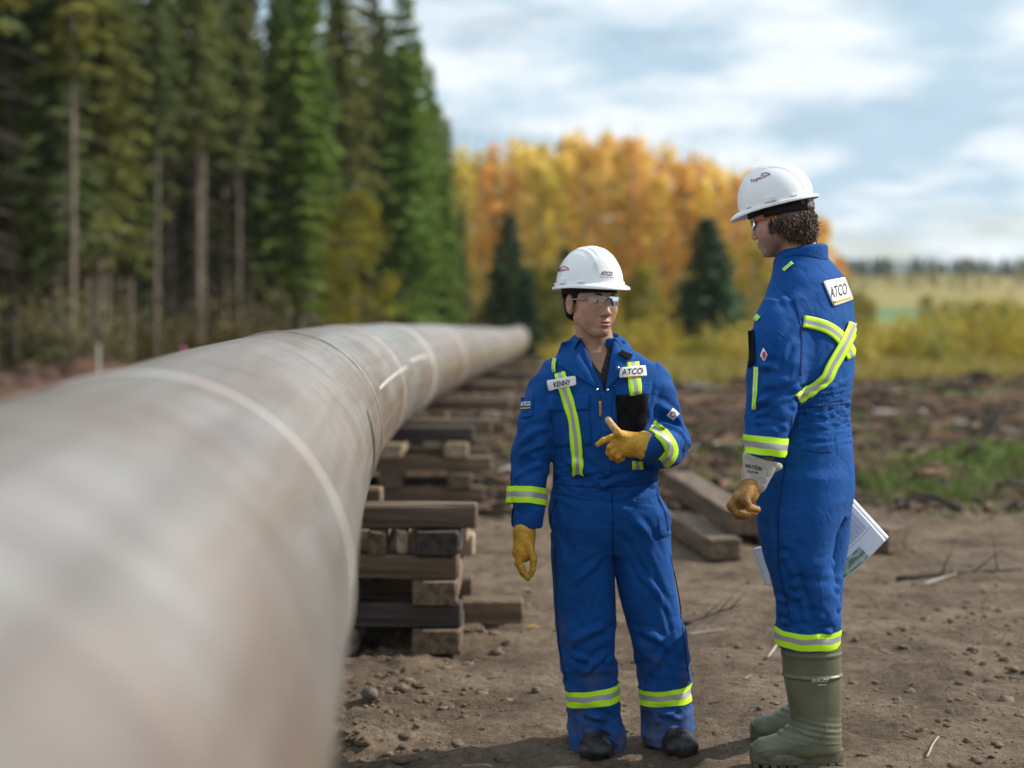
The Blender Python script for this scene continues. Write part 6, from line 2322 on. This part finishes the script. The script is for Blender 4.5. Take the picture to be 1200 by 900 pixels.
# near glove: grey gauntlet cuff and tan hand
d0 = -.205
def G(px, py, d=0.0): return Pp(px, py, d0 + d)
gl = [(econe(G(894, 530), G(884, 564), .064, .043, (0, 1, 0), .85), .003), (cone(G(903, 536, .0), G(911, 546, .0), .034, .016), .012)]
cut = [(econe(G(895.5, 524), G(889, 548), .060, .046, (0, 1, 0), .85), .003)]
cuts = [(((lambda x, y, z: (CAM_H - (515 + 0 - 345) * PY / FPX) - z + 0 * x + 0 * y), np.array(G(840, 600, -.2)), np.array(G(930, 500, .2))), .002)]
top = lambda x, y, z: -(z - (G(0, 531).z + (x - G(890, 0).x) * -.32)) + 0 * y
cuff = glove_mesh('glove', gl, man2, M['cuff'], cuts=[cut[0], ((lambda x, y, z: -((z - (G(0, 529).z + (x - G(868, 0).x) * -.30)) + 0 * y) * 1.0, np.array(G(840, 600, -.2)), np.array(G(930, 500, .2))), .002)])
bg_ = bvh_of([v.co + ORG[cuff.name] for v in cuff.data.vertices], [tuple(p.vertices) for p in cuff.data.polygons])
for s_, cx, cy, w, h in (('WATSON', 883, 547.5, 20, 4.6), ('GLOVES', 882.5, 553, 13, 2.6)):
    V, F = px_text(bg_, s_, cx, cy, w, h, rot=12, off=.002, bold=.025); mk('lettering', V, F, M['navy'], cuff, smooth=False)
gl = [
    (econe(G(884, 560), G(876, 578), .036, .036, (0, 1, 0), 1.05), .01),
    (econe(G(876, 574), G(867, 588), .030, .028, (0, 1, 0), 1.55), .014),
]
for dd, e in ((-.036, 0), (-.012, 2), (.012, 2), (.036, 0)):
    gl += [(cone(G(864, 582, dd), G(857, 592 + e, dd), .0150, .0140), .008), (cone(G(857, 592 + e, dd), G(864, 601.5 + e, dd), .0140, .0130), .005), (cone(G(864, 601.5 + e, dd), G(876, 603.5 + e * .6, dd * .85), .0130, .0115), .005), (cone(G(876, 603.5 + e * .6, dd * .85), G(884, 601, dd * .8), .0115, .0100), .004)]
gl += [(cone(G(878, 570, -.034), G(873, 586, -.056), .0175, .0150), .012), (cone(G(873, 586, -.056), G(878, 595, -.056), .0150, .0130), .005), (cone(G(878, 595, -.056), G(887, 597, -.050), .0130, .0105), .004)]
glove_mesh('hand_leather', gl, cuff, M['tan'])

# far hand behind the thighs, gripping the drawing
d1 = .285
def G2(px, py, d=0.0): return Pp(px, py, d1 + d)
gl = [(cone(G2(948, 556, -.01), G2(945, 585, 0), .056, .040), .01), (econe(G2(945, 585), G2(943, 612, .0), .030, .030, (1, 0, 0), 1.4), .012)]
for k in range(4):
    px0 = 930 + k * 8.5
    gl += [(cone(G2(px0, 612, 0), G2(px0 - 1, 626, -.004), .0135, .0130), .006), (cone(G2(px0 - 1, 626, -.004), G2(px0, 634, .020), .0130, .0120), .004), (cone(G2(px0, 634, .020), G2(px0 + 1, 626, .036), .0120, .0105), .004)]
gl += [(cone(G2(956, 592, 0), G2(957, 612, .038), .0160, .0135), .010), (cone(G2(957, 612, .038), G2(950, 623, .042), .0135, .0110), .004)]
glove_mesh('glove', gl, man2, M['tan'], vox=.0032)

# rubber boots
def wellie(cx_top, cx_an, toe_px, heel_px, sole_py, dy, dyt, gz0):
    """shaft, foot with toe cap, lugged sole; the foot points to image left"""
    Y = PY + dy
    X = lambda px: (px - 600) * Y / FPX
    zt = CAM_H - (752 - 345) * Y / FPX
    toe, heel = X(toe_px), X(heel_px)
    L = heel - toe
    xa = X(cx_an); xt = X(cx_top)
    shaft = [(gz0 + .055, xa + .002, Y, .078, .062), (gz0 + .10, xa + .004, Y, .078, .060), (gz0 + .14, xa + .002, Y, .080, .060), (gz0 + .20, xa - .002, Y, .086, .066), (gz0 + .28, xt + .004, Y, .093, .072), (gz0 + .36, xt, Y, .0965, .075), (zt, xt, Y, .0975, .076)]
    A = [np.arange(toe - .04, heel + .05, .004), np.arange(Y - .14, Y + .14, .004), np.arange(gz0 - .01, zt + .03, .004)]
    Fb = Field(*A)
    Fb.add(vloft(shaft), 0)
    yt = lambda t: Y + dyt * (1 - t)
    P3 = lambda t, h: (toe + L * t, yt(t), gz0 + h)
    Fb.add(econe(P3(.80, .060), P3(.52, .070), .050, .052, (0, 1, 0), 1.0), .02)
    Fb.add(econe(P3(.55, .075), P3(.17, .050), .050, .042, (0, 1, 0), 1.22), .03)
    Fb.add(ell(P3(.155, .052), (.046, .052, .036)), .015)
    Fb.add(cone(P3(.72, .11), P3(.45, .085), .052, .034), .04)
    for py, r in ((765, .0025), (790, .003)):
        zc = CAM_H - (py - 345) * Y / FPX
        s_ = [(zc - .004, np.interp(zc, [gz0 + .28, zt], [xt + .004, xt]), Y, .0965 + r, .0755 + r), (zc + .004, np.interp(zc, [gz0 + .28, zt], [xt + .004, xt]), Y, .0965 + r, .0755 + r)]
        Fb.add(vloft(s_, sm=.001), .004)
    Fb.cut((lambda x, y, z: (z - (gz0 + .030)) + 0 * x + 0 * y, np.array([toe - .1, Y - .2, gz0 - .02]), np.array([heel + .1, Y + .2, gz0 + .03])), .002)
    V, Q = Fb.mesh(); N = vnormals(V, Q)
    w = np.array([noise.noise(Vector((v[0] * 9, v[1] * 9, v[2] * 16))) * .0022 for v in V])
    ank = np.exp(-((V[:, 2] - gz0 - .125) / .03) ** 2) * np.sin((V[:, 2] - gz0) * 330 + V[:, 0] * 60) * .0016
    V = V + N * (w + ank)[:, None]
    b = mk('rubber_boot', V, Q, M['rubber'], man2)
    # outsole: welt with toe bumper and lugs
    m = MB(); ring_ = []
    n = 40
    for i in range(n):
        a = 2 * math.pi * i / n; t = .5 + .515 * math.cos(a)
        wd = (.050 + .011 * math.exp(-((t - .27) / .25) ** 2) - .006 * math.exp(-((t - .60) / .12) ** 2)) * abs(math.sin(a)) ** .55
        ring_.append((toe + L * t, yt(t) + wd * (1 if math.sin(a) >= 0 else -1), t))
    lv = [(.014, .97, 0), (.020, 1.02, 0), (.034, 1.03, 1), (.046, 1.0, 1), (.050, .94, 1)]
    v = []
    for z_, k_, up in lv:
        for x, y, t in ring_:
            lift = up * (.016 * math.exp(-((t + .02) / .14) ** 2) + .010 * math.exp(-((t - 1) / .2) ** 2))
            cx_, cy_ = toe + L * .5, yt(.5)
            v.append((cx_ + (x - cx_) * (1 + (k_ - 1) * .35), yt(t) + (y - yt(t)) * k_, gz0 + z_ + lift + (.004 if t < .06 else 0)))
    f = [(i * n + j, i * n + (j + 1) % n, (i + 1) * n + (j + 1) % n, (i + 1) * n + j) for i in range(len(lv) - 1) for j in range(n)] + [tuple(range(n))[::-1], tuple((len(lv) - 1) * n + j for j in range(n))]
    m.add(v, f)
    for i in range(11):
        t = .04 + i * .092
        if .52 < t < .66: continue
        for s in (-1, 1):
            wd = .038 + .010 * math.exp(-((t - .27) / .25) ** 2)
            if t < .1: wd *= .62
            m.box((toe + L * t, yt(t) + s * (wd - .012), gz0 + .0085), (.0095, .020, .0085), None, bev=.002)
    m.box((toe + L * .76, yt(.76), gz0 + .010), (.010, .045, .010), None, bev=.002)
    m.build('sole', M['rubberdark'], b, smooth=False)
    return b


bn = wellie(950.5, 956, 880, 986, 898, -.06, -.012, .066)
# moulded seam lines and the maker's name on the near boot
bb = bvh_of([v.co + ORG[bn.name] for v in bn.data.vertices], [tuple(p.vertices) for p in bn.data.polygons])
V, F = px_text(bb, 'DUNLOP', 961, 797.5, 20, 3.4, rot=-2, off=.0012, bold=.03, shear=.3); mk('lettering', V, F, M['whitepatch'], bn, smooth=False)
V, F = px_text(bb, 'PUROFORT', 963.5, 802.5, 10, 1.7, rot=-2, off=.0012, bold=.02); mk('lettering', V, F, M['whitepatch'], bn, smooth=False)
for ln in ([(917, 848), (926, 853), (938, 858), (950, 863), (962, 870), (966, 862), (969, 852)], [(884, 884), (900, 880), (920, 878)], [(924, 882), (932, 873), (985, 872)]):
    v, f, fm = px_strip(bb, ln, .55, off=.0018, bands=False, step=3, thick=.0015); mk('seam', v, f, M['rubberdark'], bn)
wellie(952, 956, 881, 984, 877, .24, .0, .060)

# folded site drawing held behind the legs
M['paper'] = mat('drawing_paper', (.72, .76, .80), .75)
def paper_mat(m):
    N = m.node_tree.nodes; L = m.node_tree.links; b = N['Principled BSDF']
    uv = nd(N, 'ShaderNodeUVMap'); sp = nd(N, 'ShaderNodeSeparateXYZ'); L.new(uv.outputs[0], sp.inputs[0])
    def mth(op, a, c):
        n = nd(N, 'ShaderNodeMath', operation=op)
        for i, q in enumerate((a, c)):
            if hasattr(q, 'links'): L.new(q, n.inputs[i])
            else: n.inputs[i].default_value = q
        return n.outputs[0]
    def inbox(u0, u1, v0, v1):
        a = mth('MULTIPLY', mth('GREATER_THAN', sp.outputs[0], u0), mth('LESS_THAN', sp.outputs[0], u1))
        c = mth('MULTIPLY', mth('GREATER_THAN', sp.outputs[1], v0), mth('LESS_THAN', sp.outputs[1], v1))
        return mth('MULTIPLY', a, c)
    base = (.78, .81, .86)
    cur = nd(N, 'ShaderNodeRGB'); cur.outputs[0].default_value = (*base, 1); cur = cur.outputs[0]
    def over(f, c):
        nonlocal cur
        x = nd(N, 'ShaderNodeMix', data_type='RGBA'); L.new(f, x.inputs[0]); L.new(cur, x.inputs[6])
        if hasattr(c, 'links'): L.new(c, x.inputs[7])
        else: x.inputs[7].default_value = (*c, 1)
        cur = x.outputs[2]
    # fine print lines
    wv = nd(N, 'ShaderNodeTexBrick'); wv.inputs['Scale'].default_value = 16; wv.inputs['Color1'].default_value = (.62, .67, .75, 1); wv.inputs['Color2'].default_value = (.70, .74, .80, 1)
    wv.inputs['Mortar'].default_value = (.20, .24, .34, 1); wv.inputs['Mortar Size'].default_value = .030; wv.inputs['Row Height'].default_value = .22; wv.inputs['Brick Width'].default_value = 1.1
    L.new(uv.outputs[0], wv.inputs['Vector'])
    over(inbox(.52, .94, .44, .94), wv.outputs[0])
    nz = nd(N, 'ShaderNodeTexNoise', i_Scale=14.0, i_Detail=5.0); L.new(uv.outputs[0], nz.inputs['Vector'])
    rr = nd(N, 'ShaderNodeValToRGB'); rr.color_ramp.elements[0].position = .42; rr.color_ramp.elements[0].color = (.16, .24, .15, 1); rr.color_ramp.elements[1].position = .6; rr.color_ramp.elements[1].color = (.52, .58, .52, 1)
    L.new(nz.outputs['Fac'], rr.inputs[0])
    over(inbox(.50, .80, .04, .30), rr.outputs[0])
    over(inbox(.50, .96, .395, .402), (.55, .05, .08))
    over(inbox(.50, .505, .05, .95), (.2, .24, .34))
    ng = nd(N, 'ShaderNodeTexNoise', i_Scale=60.0, i_Detail=3.0); L.new(uv.outputs[0], ng.inputs['Vector'])
    over(mth('MULTIPLY', inbox(.55, .9, .5, .9), mth('GREATER_THAN', ng.outputs['Fac'], .60)), (.18, .22, .32))
    L.new(cur, b.inputs['Base Color'])
paper_mat(M['paper'])


def drawing():
    # section of the loosely folded roll: a flat loop; the sheet runs along D from lower left to upper right
    Y = PY + .33
    a = W(893, 632, Y); b = W(1012, 610, Y + .02)
    # right, visible part: corners (top, right tip, bottom)
    V = []; UV = []
    n, k = 26, 22
    # local frame at the right part: e1 across (top-left to bottom-right in the picture), e2 along towards lower left
    T = W(995, 586, Y); Rr = W(1038, 633, Y - .03); Bm = W(984, 680, Y)
    e1 = (Rr - T); e2 = (Bm - Rr)
    for i in range(n):
        s = i / (n - 1)                     # along e2, 0 at the curled edge
        for j in range(k):
            t = j / (k - 1)                  # along e1
            p = T + e1 * t + e2 * s * 1.0
            bow = math.sin(t * math.pi) * .018 + math.sin(s * math.pi * .9) * .016
            p = p + Vector((0, -bow, 0)) + e1.normalized() * math.sin(s * 2.2) * .006
            V.append(p); UV.append((1 - t * .98 if False else .5 + .5 * (1 - s) * .98, .02 + .96 * (1 - t)))
    m_ = n * k
    # curl: from the edge s=0 the sheet turns round and runs back behind, to the lower left
    V2 = []; UV2 = []
    n2 = 30
    Lf = W(881, 643, Y + .05)
    for i in range(n2):
        u = i / (n2 - 1)
        for j in range(k):
            t = j / (k - 1)
            p0 = T + e1 * t
            if u < .25:
                th = u / .25 * math.pi; r = .017
                p = p0 - e2.normalized() * math.sin(th) * r + Vector((0, r * (1 - math.cos(th)), 0))
            else:
                q = (u - .25) / .75
                base_ = p0 + Vector((0, .034, 0))
                tgt = W(881, 643, Y + .05) + (W(896, 686, Y + .05) - W(881, 643, Y + .05)) * t
                p = base_.lerp(tgt, q) + Vector((0, .02 * math.sin(q * math.pi), -.03 * math.sin(q * math.pi)))
            V2.append(p); UV2.append((.5 - .48 * u, .02 + .96 * (1 - t)))
    allV = V + V2; F = grid_faces(n, k) + grid_faces(n2, k, m_)
    o = mk('drawing_sheet', allV, F, M['paper'], org=G2(945, 625), uvs=UV + UV2)
    s_ = o.modifiers.new('thick', 'SOLIDIFY'); s_.thickness = .0009
    tag(o, 'folded white site drawing with a map, held behind the legs of the taller man', 'drawing')
drawing()

# prototypes that were never placed
for o in list(sc.objects):
    if o.parent is None and o.location.z < -400:
        for c_ in list(o.children): bpy.data.objects.remove(c_)
        bpy.data.objects.remove(o)
